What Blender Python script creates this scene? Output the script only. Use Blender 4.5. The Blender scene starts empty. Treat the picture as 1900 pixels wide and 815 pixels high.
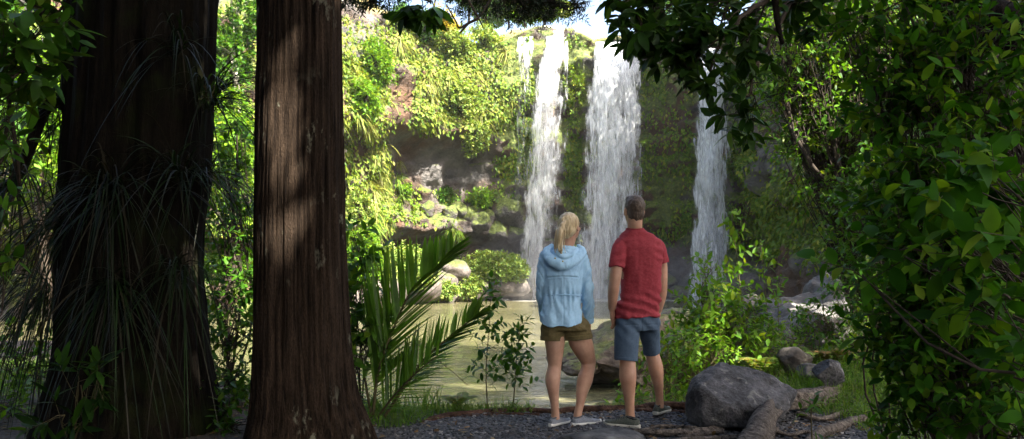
import bpy, math, random
import numpy as np
from mathutils import Vector, Matrix

# ------------------------------------------------------------------ basics
SC = bpy.context.scene
COL = SC.collection
FOC = 1500.0          # focal length in pixels of the 1900 px wide photograph
CAMZ = 1.21
HOR = 500.0           # row of the horizon
WZ = -1.3             # water level
UP = np.array([0., 0., 1.])
rng = np.random.default_rng(7)


def P(px, py, D):
    return np.array([(px - 950.) / FOC * D, D, CAMZ + (HOR - py) / FOC * D])


def proj(p):
    p = np.atleast_2d(p)
    y = np.maximum(p[:, 1], .01)
    return 950 + p[:, 0] / y * FOC, HOR - (p[:, 2] - CAMZ) / y * FOC


def nrmz(v):
    v = np.asarray(v, float)
    return v / np.maximum(np.linalg.norm(v, axis=-1, keepdims=True), 1e-9)


def sstep(a, b, x):
    t = np.clip((np.asarray(x, float) - a) / (b - a), 0, 1)
    return t * t * (3 - 2 * t)


def _hash(i, j, k, seed):
    h = (i.astype(np.int64) * 374761393 + j.astype(np.int64) * 668265263 + k.astype(np.int64) * 2147483647 + seed * 1274126177) & 0xffffffff
    h = ((h ^ (h >> 13)) * 1274126177) & 0xffffffff
    h = ((h ^ (h >> 16)) * 2246822519) & 0xffffffff
    return ((h ^ (h >> 15)) & 0xffffff) / float(0xffffff)


def vnoise(p, seed=0):
    p = np.asarray(p, float)
    f = np.floor(p)
    t = p - f
    t = t * t * (3 - 2 * t)
    i = f.astype(np.int64)
    r = 0.
    for dx in (0, 1):
        for dy in (0, 1):
            for dz in (0, 1):
                w = (t[..., 0] if dx else 1 - t[..., 0]) * (t[..., 1] if dy else 1 - t[..., 1]) * (t[..., 2] if dz else 1 - t[..., 2])
                r = r + w * _hash(i[..., 0] + dx, i[..., 1] + dy, i[..., 2] + dz, seed)
    return r * 2 - 1


def fbm(p, octv=4, seed=0, gain=.5):
    p = np.asarray(p, float)
    a, r = 1., 0.
    for o in range(octv):
        r = r + a * vnoise(p, seed + o * 17)
        p = p * 2.03 + 11.7
        a *= gain
    return r


# ------------------------------------------------------------------ mesh collecting
class MB:
    """collects vertices and faces (arrays), then becomes ONE mesh object"""
    def __init__(s):
        s.v, s.q, s.t, s.n, s.at = [], [], [], 0, []

    def add(s, v, quads=None, tris=None, attr=None):
        v = np.asarray(v, float).reshape(-1, 3)
        if quads is not None and len(quads):
            s.q.append(np.asarray(quads, np.int64).reshape(-1, 4) + s.n)
        if tris is not None and len(tris):
            s.t.append(np.asarray(tris, np.int64).reshape(-1, 3) + s.n)
        s.at.append(np.zeros(len(v)) if attr is None else np.asarray(attr, float))
        s.v.append(v)
        s.n += len(v)
        return s

    def mesh(s, name, mat=None, smooth=True, off=None, attr=None):
        v = np.concatenate(s.v)
        if off is not None:
            v = v - np.asarray(off, float)
        q = np.concatenate(s.q) if s.q else np.zeros((0, 4), np.int64)
        t = np.concatenate(s.t) if s.t else np.zeros((0, 3), np.int64)
        m = bpy.data.meshes.new(name)
        m.vertices.add(len(v))
        m.vertices.foreach_set('co', v.astype(np.float32).ravel())
        m.loops.add(q.size + t.size)
        m.loops.foreach_set('vertex_index', np.concatenate([q.ravel(), t.ravel()]).astype(np.int32))
        m.polygons.add(len(q) + len(t))
        st = np.concatenate([np.arange(len(q)) * 4, q.size + np.arange(len(t)) * 3]).astype(np.int32)
        m.polygons.foreach_set('loop_start', st)
        try:
            m.polygons.foreach_set('loop_total', np.concatenate([np.full(len(q), 4), np.full(len(t), 3)]).astype(np.int32))
        except Exception:
            pass
        m.polygons.foreach_set('use_smooth', np.full(len(q) + len(t), bool(smooth)))
        m.update(calc_edges=True)
        m.validate()
        if attr:
            a = m.attributes.new(attr, 'FLOAT', 'POINT')
            a.data.foreach_set('value', np.concatenate(s.at).astype(np.float32))
        if mat is not None:
            m.materials.append(mat)
        return m

    def build(s, name, mat=None, parent=None, smooth=True, loc=None, attr=None):
        """vertices are given in world space; loc = world position of the object's origin"""
        off = None
        if parent is not None:
            off = np.array(world_loc(parent))
        elif loc is not None:
            off = np.asarray(loc, float)
        m = s.mesh(name, mat, smooth, off, attr)
        o = bpy.data.objects.new(name, m)
        COL.objects.link(o)
        if parent is not None:
            o.parent = parent
        elif loc is not None:
            o.location = loc
        return o


def world_loc(o):
    l = Vector(o.location)
    while o.parent is not None:
        o = o.parent
        l = l + Vector(o.location)
    return l


def tag(o, label=None, cat=None, group=None, kind=None):
    if label: o['label'] = label
    if cat: o['category'] = cat
    if group: o['group'] = group
    if kind: o['kind'] = kind
    return o


def thing(name, loc, label, cat, group=None):
    o = bpy.data.objects.new(name, None)
    o.empty_display_size = .1
    COL.objects.link(o)
    o.location = [float(c) for c in loc]
    return tag(o, label, cat, group)


def copy_tree(o, parent=None):
    c = o.copy()
    COL.objects.link(c)
    c.parent = parent
    for ch in list(o.children):
        copy_tree(ch, c)
    return c


# ------------------------------------------------------------------ shapes
def frames(pts):
    pts = np.asarray(pts, float)
    t = nrmz(np.gradient(pts, axis=0))
    ref = np.array([0., 1., 0.]) if abs(t[0, 2]) > .7 else UP
    a = np.zeros_like(pts); b = np.zeros_like(pts)
    x = nrmz(np.cross(ref, t[0]))
    for i in range(len(pts)):
        x = nrmz(x - t[i] * np.dot(x, t[i]))
        a[i] = x
        b[i] = np.cross(t[i], x)
    return t, a, b


def smooth_path(ctrl, n):
    c = np.asarray(ctrl, float)
    k = len(c)
    if k < 3:
        return np.stack([np.interp(np.linspace(0, 1, n), np.linspace(0, 1, k), c[:, j]) for j in range(c.shape[1])], 1)
    s = np.linspace(0, k - 1, n)
    i = np.clip(np.floor(s).astype(int), 0, k - 2)
    t = (s - i)[:, None]
    pad = np.vstack([2 * c[0] - c[1], c, 2 * c[-1] - c[-2]])
    p0, p1, p2, p3 = pad[i], pad[i + 1], pad[i + 2], pad[i + 3]
    return .5 * ((2 * p1) + (-p0 + p2) * t + (2 * p0 - 5 * p1 + 4 * p2 - p3) * t ** 2 + (-p0 + 3 * p1 - 3 * p2 + p3) * t ** 3)


def tube(mb, pts, rad, ns=8, cap=True, flat=None, disp=None):
    """pts (n,3), rad (n,) ; disp(theta grid, path grid)-> multiplier"""
    pts = np.asarray(pts, float)
    rad = np.broadcast_to(np.asarray(rad, float), (len(pts),))
    t, a, b = frames(pts)
    th = np.linspace(0, 2 * np.pi, ns, endpoint=False)
    c, s_ = np.cos(th), np.sin(th)
    r = rad[:, None] * np.ones(ns)[None]
    if disp is not None:
        r = r * disp
    f = 1. if flat is None else flat
    v = pts[:, None, :] + (r * c[None])[..., None] * a[:, None, :] + f * (r * s_[None])[..., None] * b[:, None, :]
    n = len(pts)
    i = np.arange(n - 1)[:, None] * ns + np.arange(ns)[None]
    j = np.arange(n - 1)[:, None] * ns + (np.arange(ns)[None] + 1) % ns
    q = np.stack([i, j, j + ns, i + ns], -1).reshape(-1, 4)
    v = v.reshape(-1, 3)
    tr = []
    if cap:
        v = np.vstack([v, pts[0], pts[-1]])
        k = np.arange(ns)
        tr = np.vstack([np.stack([(k + 1) % ns, k, np.full(ns, n * ns)], 1),
                        np.stack([(n - 1) * ns + k, (n - 1) * ns + (k + 1) % ns, np.full(ns, n * ns + 1)], 1)])
    mb.add(v, q, tr)


def segs(mb, p0, p1, r0, r1, ns=4):
    """many straight tapered twigs at once"""
    p0 = np.asarray(p0, float).reshape(-1, 3); p1 = np.asarray(p1, float).reshape(-1, 3)
    n = len(p0)
    if n == 0:
        return
    t = nrmz(p1 - p0)
    ref = np.where(np.abs(t[:, 2:3]) > .8, np.array([[1., 0, 0]]), UP[None])
    a = nrmz(np.cross(t, ref)); b = np.cross(t, a)
    th = np.linspace(0, 2 * np.pi, ns, endpoint=False)
    r0 = np.broadcast_to(np.asarray(r0, float), (n,)); r1 = np.broadcast_to(np.asarray(r1, float), (n,))
    ring = np.cos(th)[None, :, None] * a[:, None] + np.sin(th)[None, :, None] * b[:, None]
    v = np.concatenate([p0[:, None] + ring * r0[:, None, None], p1[:, None] + ring * r1[:, None, None]], 1).reshape(-1, 3)
    base = (np.arange(n) * 2 * ns)[:, None]
    k = np.arange(ns)[None]; k2 = (k + 1) % ns
    q = np.stack([base + k, base + k2, base + k2 + ns, base + k + ns], -1).reshape(-1, 4)
    mb.add(v, q)


_LT = {
    'near': (np.array([[0, 0], [.2, -.36], [.22, 0], [.2, .36], [.5, -.5], [.5, 0], [.5, .5], [.8, -.3], [.8, 0], [.8, .3], [1, 0]], float),
             [[1, 4, 5, 2], [2, 5, 6, 3], [4, 7, 8, 5], [5, 8, 9, 6]], [[0, 1, 2], [0, 2, 3], [7, 10, 8], [8, 10, 9]]),
    'mid': (np.array([[0, 0], [.35, -.48], [.35, 0], [.35, .48], [.72, -.36], [.72, 0], [.72, .36], [1, 0]], float),
            [[1, 4, 5, 2], [2, 5, 6, 3]], [[0, 1, 2], [0, 2, 3], [4, 7, 5], [5, 7, 6]]),
    'far': (np.array([[0, 0], [.45, -.5], [1, 0], [.45, .5]], float), [], [[0, 1, 2], [0, 2, 3]]),
    'heart': (np.array([[.06, 0], [0, -.3], [.25, 0], [0, .3], [.22, -.56], [.5, 0], [.22, .56], [.6, -.42], [.75, 0], [.6, .42], [1, 0]], float),
              [[1, 4, 5, 2], [2, 5, 6, 3], [4, 7, 8, 5], [5, 8, 9, 6]], [[0, 1, 2], [0, 2, 3], [7, 10, 8], [8, 10, 9]]),
}


def leaves(mb, base, d, nrm, L, W, kind='near', fold=.18, droop=.12):
    base = np.asarray(base, float).reshape(-1, 3)
    n = len(base)
    if n == 0:
        return
    d = nrmz(d); nrm = np.asarray(nrm, float)
    nrm = nrmz(nrm - d * np.sum(nrm * d, -1, keepdims=True))
    s = np.cross(nrm, d)
    L = np.broadcast_to(np.asarray(L, float), (n,)); W = np.broadcast_to(np.asarray(W, float), (n,))
    T, Q, R = _LT[kind]
    tt, ss = T[:, 0], T[:, 1]
    h = fold * np.abs(ss)[None] * W[:, None] - droop * (tt ** 2)[None] * L[:, None]
    v = base[:, None] + d[:, None] * (tt[None] * L[:, None])[..., None] + s[:, None] * (ss[None] * W[:, None])[..., None] + nrm[:, None] * h[..., None]
    off = (np.arange(n) * len(T))[:, None, None]
    mb.add(v.reshape(-1, 3), (off + np.array(Q)[None]).reshape(-1, 4) if Q else None, (off + np.array(R)[None]).reshape(-1, 3))


def blades(mb, base, d, L, W, droop, nseg=6, fold=0., wave=0.):
    """arching strap leaves; droop = fall in units of length (scaled with t^2)"""
    base = np.asarray(base, float).reshape(-1, 3)
    n = len(base)
    if n == 0:
        return
    d = nrmz(d)
    L = np.broadcast_to(np.asarray(L, float), (n,)); W = np.broadcast_to(np.asarray(W, float), (n,)); droop = np.broadcast_to(np.asarray(droop, float), (n,))
    t = np.linspace(0, 1, nseg + 1)
    c = base[:, None] + d[:, None] * (t[None] * L[:, None])[..., None]
    c[..., 2] -= (t ** 2)[None] * (droop * L)[:, None]
    # keep the length: blades that droop hard pull inwards
    side = np.cross(d, UP)
    bad = np.linalg.norm(side, axis=1) < .05
    side[bad] = np.array([1., 0, 0])
    side = nrmz(side + rng.normal(0, .25, (n, 3)))
    w = W[:, None] * np.minimum(1, .55 + 2.2 * t[None]) * (1 - t[None] ** 2.2) * .5 + .0004
    l = c - side[:, None] * w[..., None]
    r = c + side[:, None] * w[..., None]
    if fold:
        l[..., 2] += fold * w; r[..., 2] += fold * w
        v = np.stack([l, c, r], 2).reshape(-1, 3); m = 3
    else:
        v = np.stack([l, r], 2).reshape(-1, 3); m = 2
    b = (np.arange(n) * m * (nseg + 1))[:, None] + (np.arange(nseg) * m)[None]
    qs = [np.stack([b + k, b + k + 1, b + k + m + 1, b + k + m], -1).reshape(-1, 4) for k in range(m - 1)]
    mb.add(v, np.concatenate(qs))


def rnd_unit(n):
    return nrmz(rng.normal(0, 1, (n, 3)))


_ICO = {}
def ico(sub):
    if sub not in _ICO:
        import bmesh
        bm = bmesh.new()
        bmesh.ops.create_icosphere(bm, subdivisions=sub, radius=1.)
        v = np.array([x.co[:] for x in bm.verts]); f = np.array([[y.index for y in x.verts] for x in bm.faces])
        bm.free()
        _ICO[sub] = (v, f)
    return _ICO[sub]


# ------------------------------------------------------------------ materials
def mat_new(name):
    m = bpy.data.materials.new(name)
    m.use_nodes = True
    nt = m.node_tree
    nt.nodes.clear()
    out = nt.nodes.new('ShaderNodeOutputMaterial')
    def N(t, **kw):
        n = nt.nodes.new('ShaderNode' + t)
        for k, v in kw.items():
            if k in n.inputs.keys():
                n.inputs[k].default_value = v
            else:
                setattr(n, k, v)
        return n
    def Lk(a, b):
        nt.links.new(a, b)
    return m, N, Lk, out


def c4(c):
    return (c[0], c[1], c[2], 1.)


def noise_node(N, Lk, scale, detail=4., rough=.55, stretch=(1, 1, 1), coord='Object', dist=0.):
    tc = N('TexCoord'); mp = N('Mapping'); mp.inputs['Scale'].default_value = stretch
    Lk(tc.outputs[coord], mp.inputs['Vector'])
    n = N('TexNoise', Scale=scale, Detail=detail, Roughness=rough, Distortion=dist)
    Lk(mp.outputs[0], n.inputs['Vector'])
    return n


def ramp(N, Lk, src, stops):
    r = N('ValToRGB')
    e = r.color_ramp.elements
    while len(e) < len(stops):
        e.new(.5)
    for k, (p, c) in enumerate(stops):
        e[k].position = p
        e[k].color = c4(c) if not isinstance(c, (int, float)) else (c, c, c, 1)
    Lk(src, r.inputs[0])
    return r


def mix(N, Lk, fac, a, b):
    m = N('Mix', data_type='RGBA')
    for s, i in ((fac, 0), (a, 6), (b, 7)):
        if isinstance(s, (tuple, list)):
            m.inputs[i].default_value = c4(s)
        elif isinstance(s, (int, float)):
            m.inputs[i].default_value = s
        else:
            Lk(s, m.inputs[i])
    return m.outputs[2]


def leaf_mat(name, stops, rough=.45, trans=.35, tcol=None, spec=.2):
    """stops: list of colours, one drawn per leaf (random per island)"""
    m, N, Lk, out = mat_new(name)
    g = N('NewGeometry')
    k = len(stops)
    rp = ramp(N, Lk, g.outputs['Random Per Island'], [((i + .0) / max(1, k - 1), c) for i, c in enumerate(stops)])
    nz = noise_node(N, Lk, 9., 2.)
    var = ramp(N, Lk, nz.outputs[0], [(.3, (.72, .72, .72)), (.7, (1.2, 1.2, 1.2))])
    mm = N('Mix', data_type='RGBA', blend_type='MULTIPLY'); mm.inputs[0].default_value = 1.
    Lk(rp.outputs[0], mm.inputs[6]); Lk(var.outputs[0], mm.inputs[7])
    b = N('BsdfPrincipled', Roughness=rough)
    b.inputs['Specular IOR Level'].default_value = spec
    Lk(mm.outputs[2], b.inputs['Base Color'])
    if trans > 0:
        t = N('BsdfTranslucent')
        tm = N('Mix', data_type='RGBA', blend_type='MULTIPLY'); tm.inputs[0].default_value = 1.
        Lk(mm.outputs[2], tm.inputs[6]); tm.inputs[7].default_value = c4(tcol or (1.5, 1.35, .5))
        Lk(tm.outputs[2], t.inputs['Color'])
        ms = N('MixShader'); ms.inputs[0].default_value = trans
        Lk(b.outputs[0], ms.inputs[1]); Lk(t.outputs[0], ms.inputs[2])
        Lk(ms.outputs[0], out.inputs[0])
    else:
        Lk(b.outputs[0], out.inputs[0])
    return m


def bark_mat(name, dark, light, scale=6., stretch=(1, 1, .12), lichen=None, bump=.6, moss=None):
    m, N, Lk, out = mat_new(name)
    n1 = noise_node(N, Lk, scale, 6., .62, stretch, dist=.4)
    n2 = noise_node(N, Lk, scale * 5, 3., .6, (1, 1, .3))
    col = ramp(N, Lk, n1.outputs[0], [(.33, dark), (.66, light)]).outputs[0]
    f2 = ramp(N, Lk, n2.outputs[0], [(.35, (.6, .6, .6)), (.7, (1.25, 1.25, 1.25))])
    mm = N('Mix', data_type='RGBA', blend_type='MULTIPLY'); mm.inputs[0].default_value = 1.
    Lk(col, mm.inputs[6]); Lk(f2.outputs[0], mm.inputs[7])
    col = mm.outputs[2]
    if lichen:
        n3 = noise_node(N, Lk, 7., 5., .65, (1, 1, .55))
        n4 = noise_node(N, Lk, 1.6, 2., .5)
        f = ramp(N, Lk, n3.outputs[0], [(.60, 0.), (.66, .8)])
        f4 = ramp(N, Lk, n4.outputs[0], [(.45, 0.), (.6, 1.)])
        mu = N('Math', operation='MULTIPLY'); Lk(f.outputs[0], mu.inputs[0]); Lk(f4.outputs[0], mu.inputs[1])
        col = mix(N, Lk, mu.outputs[0], col, lichen)
    if moss:
        n3 = noise_node(N, Lk, 2.2, 5., .65)
        f = ramp(N, Lk, n3.outputs[0], [(.52, 0.), (.66, .8)])
        col = mix(N, Lk, f.outputs[0], col, moss)
    b = N('BsdfPrincipled', Roughness=.85)
    b.inputs['Specular IOR Level'].default_value = .05
    Lk(col, b.inputs['Base Color'])
    ad = N('Math', operation='MULTIPLY_ADD'); Lk(n2.outputs[0], ad.inputs[0]); ad.inputs[1].default_value = .35; Lk(n1.outputs[0], ad.inputs[2])
    bp = N('Bump', Strength=bump, Distance=.03); Lk(ad.outputs[0], bp.inputs['Height'])
    Lk(bp.outputs[0], b.inputs['Normal'])
    Lk(b.outputs[0], out.inputs[0])
    return m


def rock_mat(name, dark, light, scale=3., moss=None, moss_lo=.35, spots=None, bump=.7, rust=None, bdist=.05, rough=.75):
    m, N, Lk, out = mat_new(name)
    n1 = noise_node(N, Lk, scale, 8., .65)
    n2 = noise_node(N, Lk, scale * 7, 5., .65)
    col = ramp(N, Lk, n1.outputs[0], [(.3, dark), (.68, light)]).outputs[0]
    f2 = ramp(N, Lk, n2.outputs[0], [(.35, (.55, .55, .55)), (.7, (1.35, 1.35, 1.35))])
    mm = N('Mix', data_type='RGBA', blend_type='MULTIPLY'); mm.inputs[0].default_value = 1.
    Lk(col, mm.inputs[6]); Lk(f2.outputs[0], mm.inputs[7]); col = mm.outputs[2]
    if rust:
        n5 = noise_node(N, Lk, scale * .6, 5., .6)
        f = ramp(N, Lk, n5.outputs[0], [(.5, 0.), (.64, .85)])
        col = mix(N, Lk, f.outputs[0], col, rust)
    if spots:
        n3 = noise_node(N, Lk, scale * 2.2, 3., .5)
        f = ramp(N, Lk, n3.outputs[0], [(.63, 0.), (.68, .6)])
        col = mix(N, Lk, f.outputs[0], col, spots)
    if moss:
        n3 = noise_node(N, Lk, scale * .8, 6., .65)
        g = N('NewGeometry'); sx = N('SeparateXYZ'); Lk(g.outputs['Normal'], sx.inputs[0])
        ad = N('Math', operation='MULTIPLY_ADD'); Lk(sx.outputs[2], ad.inputs[0]); ad.inputs[1].default_value = .3; Lk(n3.outputs[0], ad.inputs[2])
        f = ramp(N, Lk, ad.outputs[0], [(moss_lo + .25, 0.), (moss_lo + .4, .9)])
        n4 = noise_node(N, Lk, scale * 14, 3., .6)
        mc = ramp(N, Lk, n4.outputs[0], [(.3, tuple(x * .5 for x in moss)), (.7, tuple(x * 1.4 for x in moss))])
        col = mix(N, Lk, f.outputs[0], col, mc.outputs[0])
    b = N('BsdfPrincipled', Roughness=rough)
    b.inputs['Specular IOR Level'].default_value = .3
    Lk(col, b.inputs['Base Color'])
    ad = N('Math', operation='MULTIPLY_ADD'); Lk(n2.outputs[0], ad.inputs[0]); ad.inputs[1].default_value = .4; Lk(n1.outputs[0], ad.inputs[2])
    bp = N('Bump', Strength=bump, Distance=bdist); Lk(ad.outputs[0], bp.inputs['Height'])
    Lk(bp.outputs[0], b.inputs['Normal'])
    Lk(b.outputs[0], out.inputs[0])
    return m


def fabric_mat(name, a, b_, scale=60., fold=5., bump=.25, rough=.85, heather=None, sheen=.0):
    m, N, Lk, out = mat_new(name)
    n1 = noise_node(N, Lk, fold, 4., .55, (1, 1, .6), dist=.6)
    n2 = noise_node(N, Lk, scale, 2., .6, (1, 1, 1))
    n3 = noise_node(N, Lk, scale * 2.2, 2., .6, (.35, .35, 3.))
    col = ramp(N, Lk, n2.outputs[0], [(.3, a), (.7, b_)]).outputs[0]
    if heather:
        f = ramp(N, Lk, n3.outputs[0], [(.5, 0.), (.75, .55)])
        col = mix(N, Lk, f.outputs[0], col, heather)
    b = N('BsdfPrincipled', Roughness=rough)
    b.inputs['Specular IOR Level'].default_value = .25
    b.inputs['Sheen Weight'].default_value = sheen
    Lk(col, b.inputs['Base Color'])
    b1 = N('Bump', Strength=bump, Distance=.03); Lk(n1.outputs[0], b1.inputs['Height'])
    b2 = N('Bump', Strength=.12, Distance=.002); Lk(n3.outputs[0], b2.inputs['Height']); Lk(b1.outputs[0], b2.inputs['Normal'])
    Lk(b2.outputs[0], b.inputs['Normal'])
    Lk(b.outputs[0], out.inputs[0])
    return m


def plain_mat(name, a, b_, scale=30., rough=.6, bump=.1, spec=.3, stretch=(1, 1, 1), sss=0., bdist=.004):
    m, N, Lk, out = mat_new(name)
    n2 = noise_node(N, Lk, scale, 4., .6, stretch)
    col = ramp(N, Lk, n2.outputs[0], [(.3, a), (.7, b_)])
    b = N('BsdfPrincipled', Roughness=rough)
    b.inputs['Specular IOR Level'].default_value = spec
    if sss:
        b.inputs['Subsurface Weight'].default_value = sss
        b.inputs['Subsurface Radius'].default_value = (.02, .008, .004)
        b.inputs['Subsurface Scale'].default_value = .5
    Lk(col.outputs[0], b.inputs['Base Color'])
    bp = N('Bump', Strength=bump, Distance=bdist); Lk(n2.outputs[0], bp.inputs['Height']); Lk(bp.outputs[0], b.inputs['Normal'])
    Lk(b.outputs[0], out.inputs[0])
    return m


# ------------------------------------------------------------------ camera, light, sky
cam = bpy.data.cameras.new('camera')
cam.sensor_width = 36.
cam.lens = 36. * FOC / 1900.
cam.shift_y = (HOR - 407.5) / 1900.
cam.clip_start = .05
cam.clip_end = 3000.
cam_o = bpy.data.objects.new('camera', cam)
COL.objects.link(cam_o)
cam_o.location = (0, 0, CAMZ)
cam_o.rotation_euler = (math.radians(90), 0, 0)
SC.camera = cam_o

SUN_EL, SUN_AZ = math.radians(46.), math.radians(-45.)   # azimuth measured to the left of straight behind the camera
SUN = np.array([-math.sin(SUN_AZ) * math.cos(SUN_EL), -math.cos(SUN_AZ) * math.cos(SUN_EL), math.sin(SUN_EL)])
w = bpy.data.worlds.new('World')
SC.world = w
w.use_nodes = True
nt = w.node_tree
sky = nt.nodes.new('ShaderNodeTexSky')
sky.sky_type = 'NISHITA'
sky.sun_disc = False
sky.sun_elevation = SUN_EL
sky.sun_rotation = math.atan2(SUN[0], SUN[1])
sky.air_density = 1.
sky.dust_density = 5.
sky.ozone_density = .2
bg = nt.nodes['Background']
bg.inputs['Strength'].default_value = .088
nt.links.new(sky.outputs[0], bg.inputs['Color'])
sl = bpy.data.lights.new('sun', 'SUN')
sl.energy = 4.8
sl.angle = math.radians(.55)
sl.color = (1., .94, .82)
so = bpy.data.objects.new('sun', sl)
COL.objects.link(so)
so.rotation_euler = Vector(SUN).to_track_quat('Z', 'Y').to_euler()
so.location = (-20, -30, 40)

SC.view_settings.view_transform = 'Standard'
SC.view_settings.look = 'None'
SC.view_settings.exposure = 2.8
SC.view_settings.gamma = 1.
cy = SC.cycles
cy.max_bounces = 8
cy.diffuse_bounces = 3
cy.glossy_bounces = 2
cy.transmission_bounces = 4
cy.transparent_max_bounces = 24
cy.volume_bounces = 0
cy.use_denoising = True
cy.sample_clamp_indirect = 8.
cy.caustics_reflective = False
cy.caustics_refractive = False
# ------------------------------------------------------------------ terrain
def edge_y(x):
    """y of the top of the bank for each x"""
    return np.interp(x, [-30, -16, -9, -6, -4.2, -2.2, -1.0, 1.2, 1.9, 2.6, 3.6, 5.5, 8, 10.5, 13, 15.5, 30],
                     [20, 20, 17, 13, 9.5, 7.6, 6.95, 6.95, 7.4, 9.5, 14.5, 21, 27, 32, 36, 40, 40])


def ground_z(x, y):
    x = np.asarray(x, float); y = np.asarray(y, float)
    s = edge_y(x) - y
    st = 2.9 * sstep(1.9, 2.9, x)
    h = -.95 * sstep(7.6 + st, 14 + st, y) * sstep(1.6, 2.6, x) + .55 * sstep(12, 26, y) * sstep(4, 9, x)
    h = h + .16 * np.maximum(x - 3.2, 0) * sstep(16, 3, y)
    h = h + .24 * np.exp(-(((x - 3.1) / .9) ** 2 + ((y - 8.) / 1.1) ** 2))
    h = h - .35 * sstep(-3, -6, x) * sstep(6, 14, y)
    h = h + .06 * fbm(np.stack([x * .7, y * .7, x * 0], -1), 3, 5) * sstep(0, 4, np.abs(y - 5.8) + np.abs(x) * .6)
    h = h + .015 * vnoise(np.stack([x * 3, y * 3, x * 0], -1), 9)
    w_ = 1.5
    k = sstep(-w_, .0, s)
    far = sstep(60, 90, np.hypot(x, y)) * 0
    return -2.4 + (2.4 + h) * k + far


def axis(lo, hi, a, b, fine, coarse):
    g = [np.arange(a, b, fine)]
    step, x, l = fine, b, []
    while x < hi:
        l.append(x); step = min(step * 1.12, coarse); x += step
    l.append(hi)
    g.append(np.array(l))
    step, x, l = fine, a, []
    while x > lo:
        step = min(step * 1.12, coarse); x -= step; l.append(x)
    return np.concatenate([np.array(l[::-1]), *g])


gx = axis(-400, 400, -6, 8, .09, 30.)
gy = axis(-400, 500, 3.5, 13, .07, 30.)
X, Y = np.meshgrid(gx, gy)
Z = ground_z(X, Y)
mb = MB()
nx, ny = len(gx), len(gy)
i = (np.arange(ny - 1)[:, None] * nx + np.arange(nx - 1)[None])
mb.add(np.stack([X, Y, Z], -1), np.stack([i, i + 1, i + nx + 1, i + nx], -1))


def ground_mat():
    m, N, Lk, out = mat_new('soil_and_gravel')
    v = N('TexVoronoi', Scale=38.); tc = N('TexCoord'); Lk(tc.outputs['Object'], v.inputs['Vector'])
    n1 = noise_node(N, Lk, 1.3, 5., .6)
    n2 = noise_node(N, Lk, 22., 4., .6)
    grav = ramp(N, Lk, v.outputs['Color'], [(.1, (.018, .019, .022)), (.9, (.10, .105, .12))]).outputs[0]
    soil = ramp(N, Lk, n2.outputs[0], [(.3, (.025, .018, .012)), (.7, (.075, .052, .034))]).outputs[0]
    # gravel only on the path, forest soil elsewhere
    sx = N('SeparateXYZ'); Lk(tc.outputs['Object'], sx.inputs[0])
    f = ramp(N, Lk, n1.outputs[0], [(.42, 0.), (.62, 1.)]).outputs[0]
    mr = N('MapRange'); mr.inputs[1].default_value = -1.0; mr.inputs[2].default_value = -1.6; Lk(sx.outputs[0], mr.inputs[0])
    mr2 = N('MapRange'); mr2.inputs[1].default_value = 7.0; mr2.inputs[2].default_value = 8.; Lk(sx.outputs[1], mr2.inputs[0])
    mx = N('Math', operation='MAXIMUM'); Lk(mr.outputs[0], mx.inputs[0]); Lk(mr2.outputs[0], mx.inputs[1])
    fm = N('Math', operation='MULTIPLY'); Lk(f, fm.inputs[0]); fm.inputs[1].default_value = .55
    mx2 = N('Math', operation='MAXIMUM'); Lk(mx.outputs[0], mx2.inputs[0]); Lk(fm.outputs[0], mx2.inputs[1])
    b = N('BsdfPrincipled', Roughness=.85)
    Lk(mix(N, Lk, mx2.outputs[0], grav, soil), b.inputs['Base Color'])
    bp = N('Bump', Strength=.8, Distance=.015); Lk(v.outputs['Distance'], bp.inputs['Height'])
    Lk(bp.outputs[0], b.inputs['Normal']); Lk(b.outputs[0], out.inputs[0])
    return m


tag(mb.build('ground', ground_mat()), kind='structure')


# ------------------------------------------------------------------ cliff: an amphitheatre of rock round the pool
CP = [(-900, 26), (-300, 36), (100, 44), (400, 50), (560, 55), (640, 58), (800, 64), (950, 69), (1060, 72), (1180, 72), (1300, 70), (1390, 66), (1450, 55), (1520, 46),
      (1610, 37), (1800, 30), (2300, 26)]
cpx = np.array([[(p - 950) / FOC * d, d] for p, d in CP])
# a smooth curve, about every 0.16 m
cc = smooth_path(cpx, 3000)
for _ in range(30):
    cc[1:-1] = .25 * cc[:-2] + .5 * cc[1:-1] + .25 * cc[2:]
sl_ = np.concatenate([[0], np.cumsum(np.linalg.norm(np.diff(cc, axis=0), axis=1))])
su = np.arange(0, sl_[-1], .17)
cc = np.stack([np.interp(su, sl_, cc[:, 0]), np.interp(su, sl_, cc[:, 1])], 1)
ct = nrmz(np.gradient(cc, axis=0))
cn = np.stack([ct[:, 1], -ct[:, 0]], 1)          # towards the pool
cn = np.where((np.sum(cn * (np.array([[2., 20.]]) - cc), 1) > 0)[:, None], cn, -cn)
upx = 950 + cc[:, 0] / cc[:, 1] * FOC            # photo column of each cliff station
ztop = np.interp(upx, [-300, 400, 640, 720, 800, 880, 930, 985, 1050, 1080, 1100, 1185, 1200, 1300, 1400, 1500, 1700],
                 [16, 18, 20.0, 20.5, 21.2, 21.0, 20.6, 21.7, 22.3, 21.7, 21.4, 21.4, 22.2, 21.2, 21, 20, 18])
ztop = ztop + .35 * vnoise(np.stack([su * .35, su * 0, su * 0], -1), 3)
NV, NT = 150, 26
v01 = np.linspace(0, 1, NV)
U = np.repeat(su[:, None], NV, 1); V = np.repeat(v01[None], len(su), 0)
PXu = np.repeat(upx[:, None], NV, 1)
Zc = -2.4 + V * (ztop[:, None] + 2.4)
fz = sstep(900, 985, PXu) * sstep(1440, 1370, PXu)            # the falls zone
lz = sstep(960, 900, PXu)                                     # the left wall
rz = sstep(1370, 1440, PXu)
o_f = np.interp(V, [0, .06, .15, .24, .3, .5, .75, .93, 1.], [1.2, .4, -1.8, -2.0, -.6, -.1, .7, 1.4, 1.3])
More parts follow.
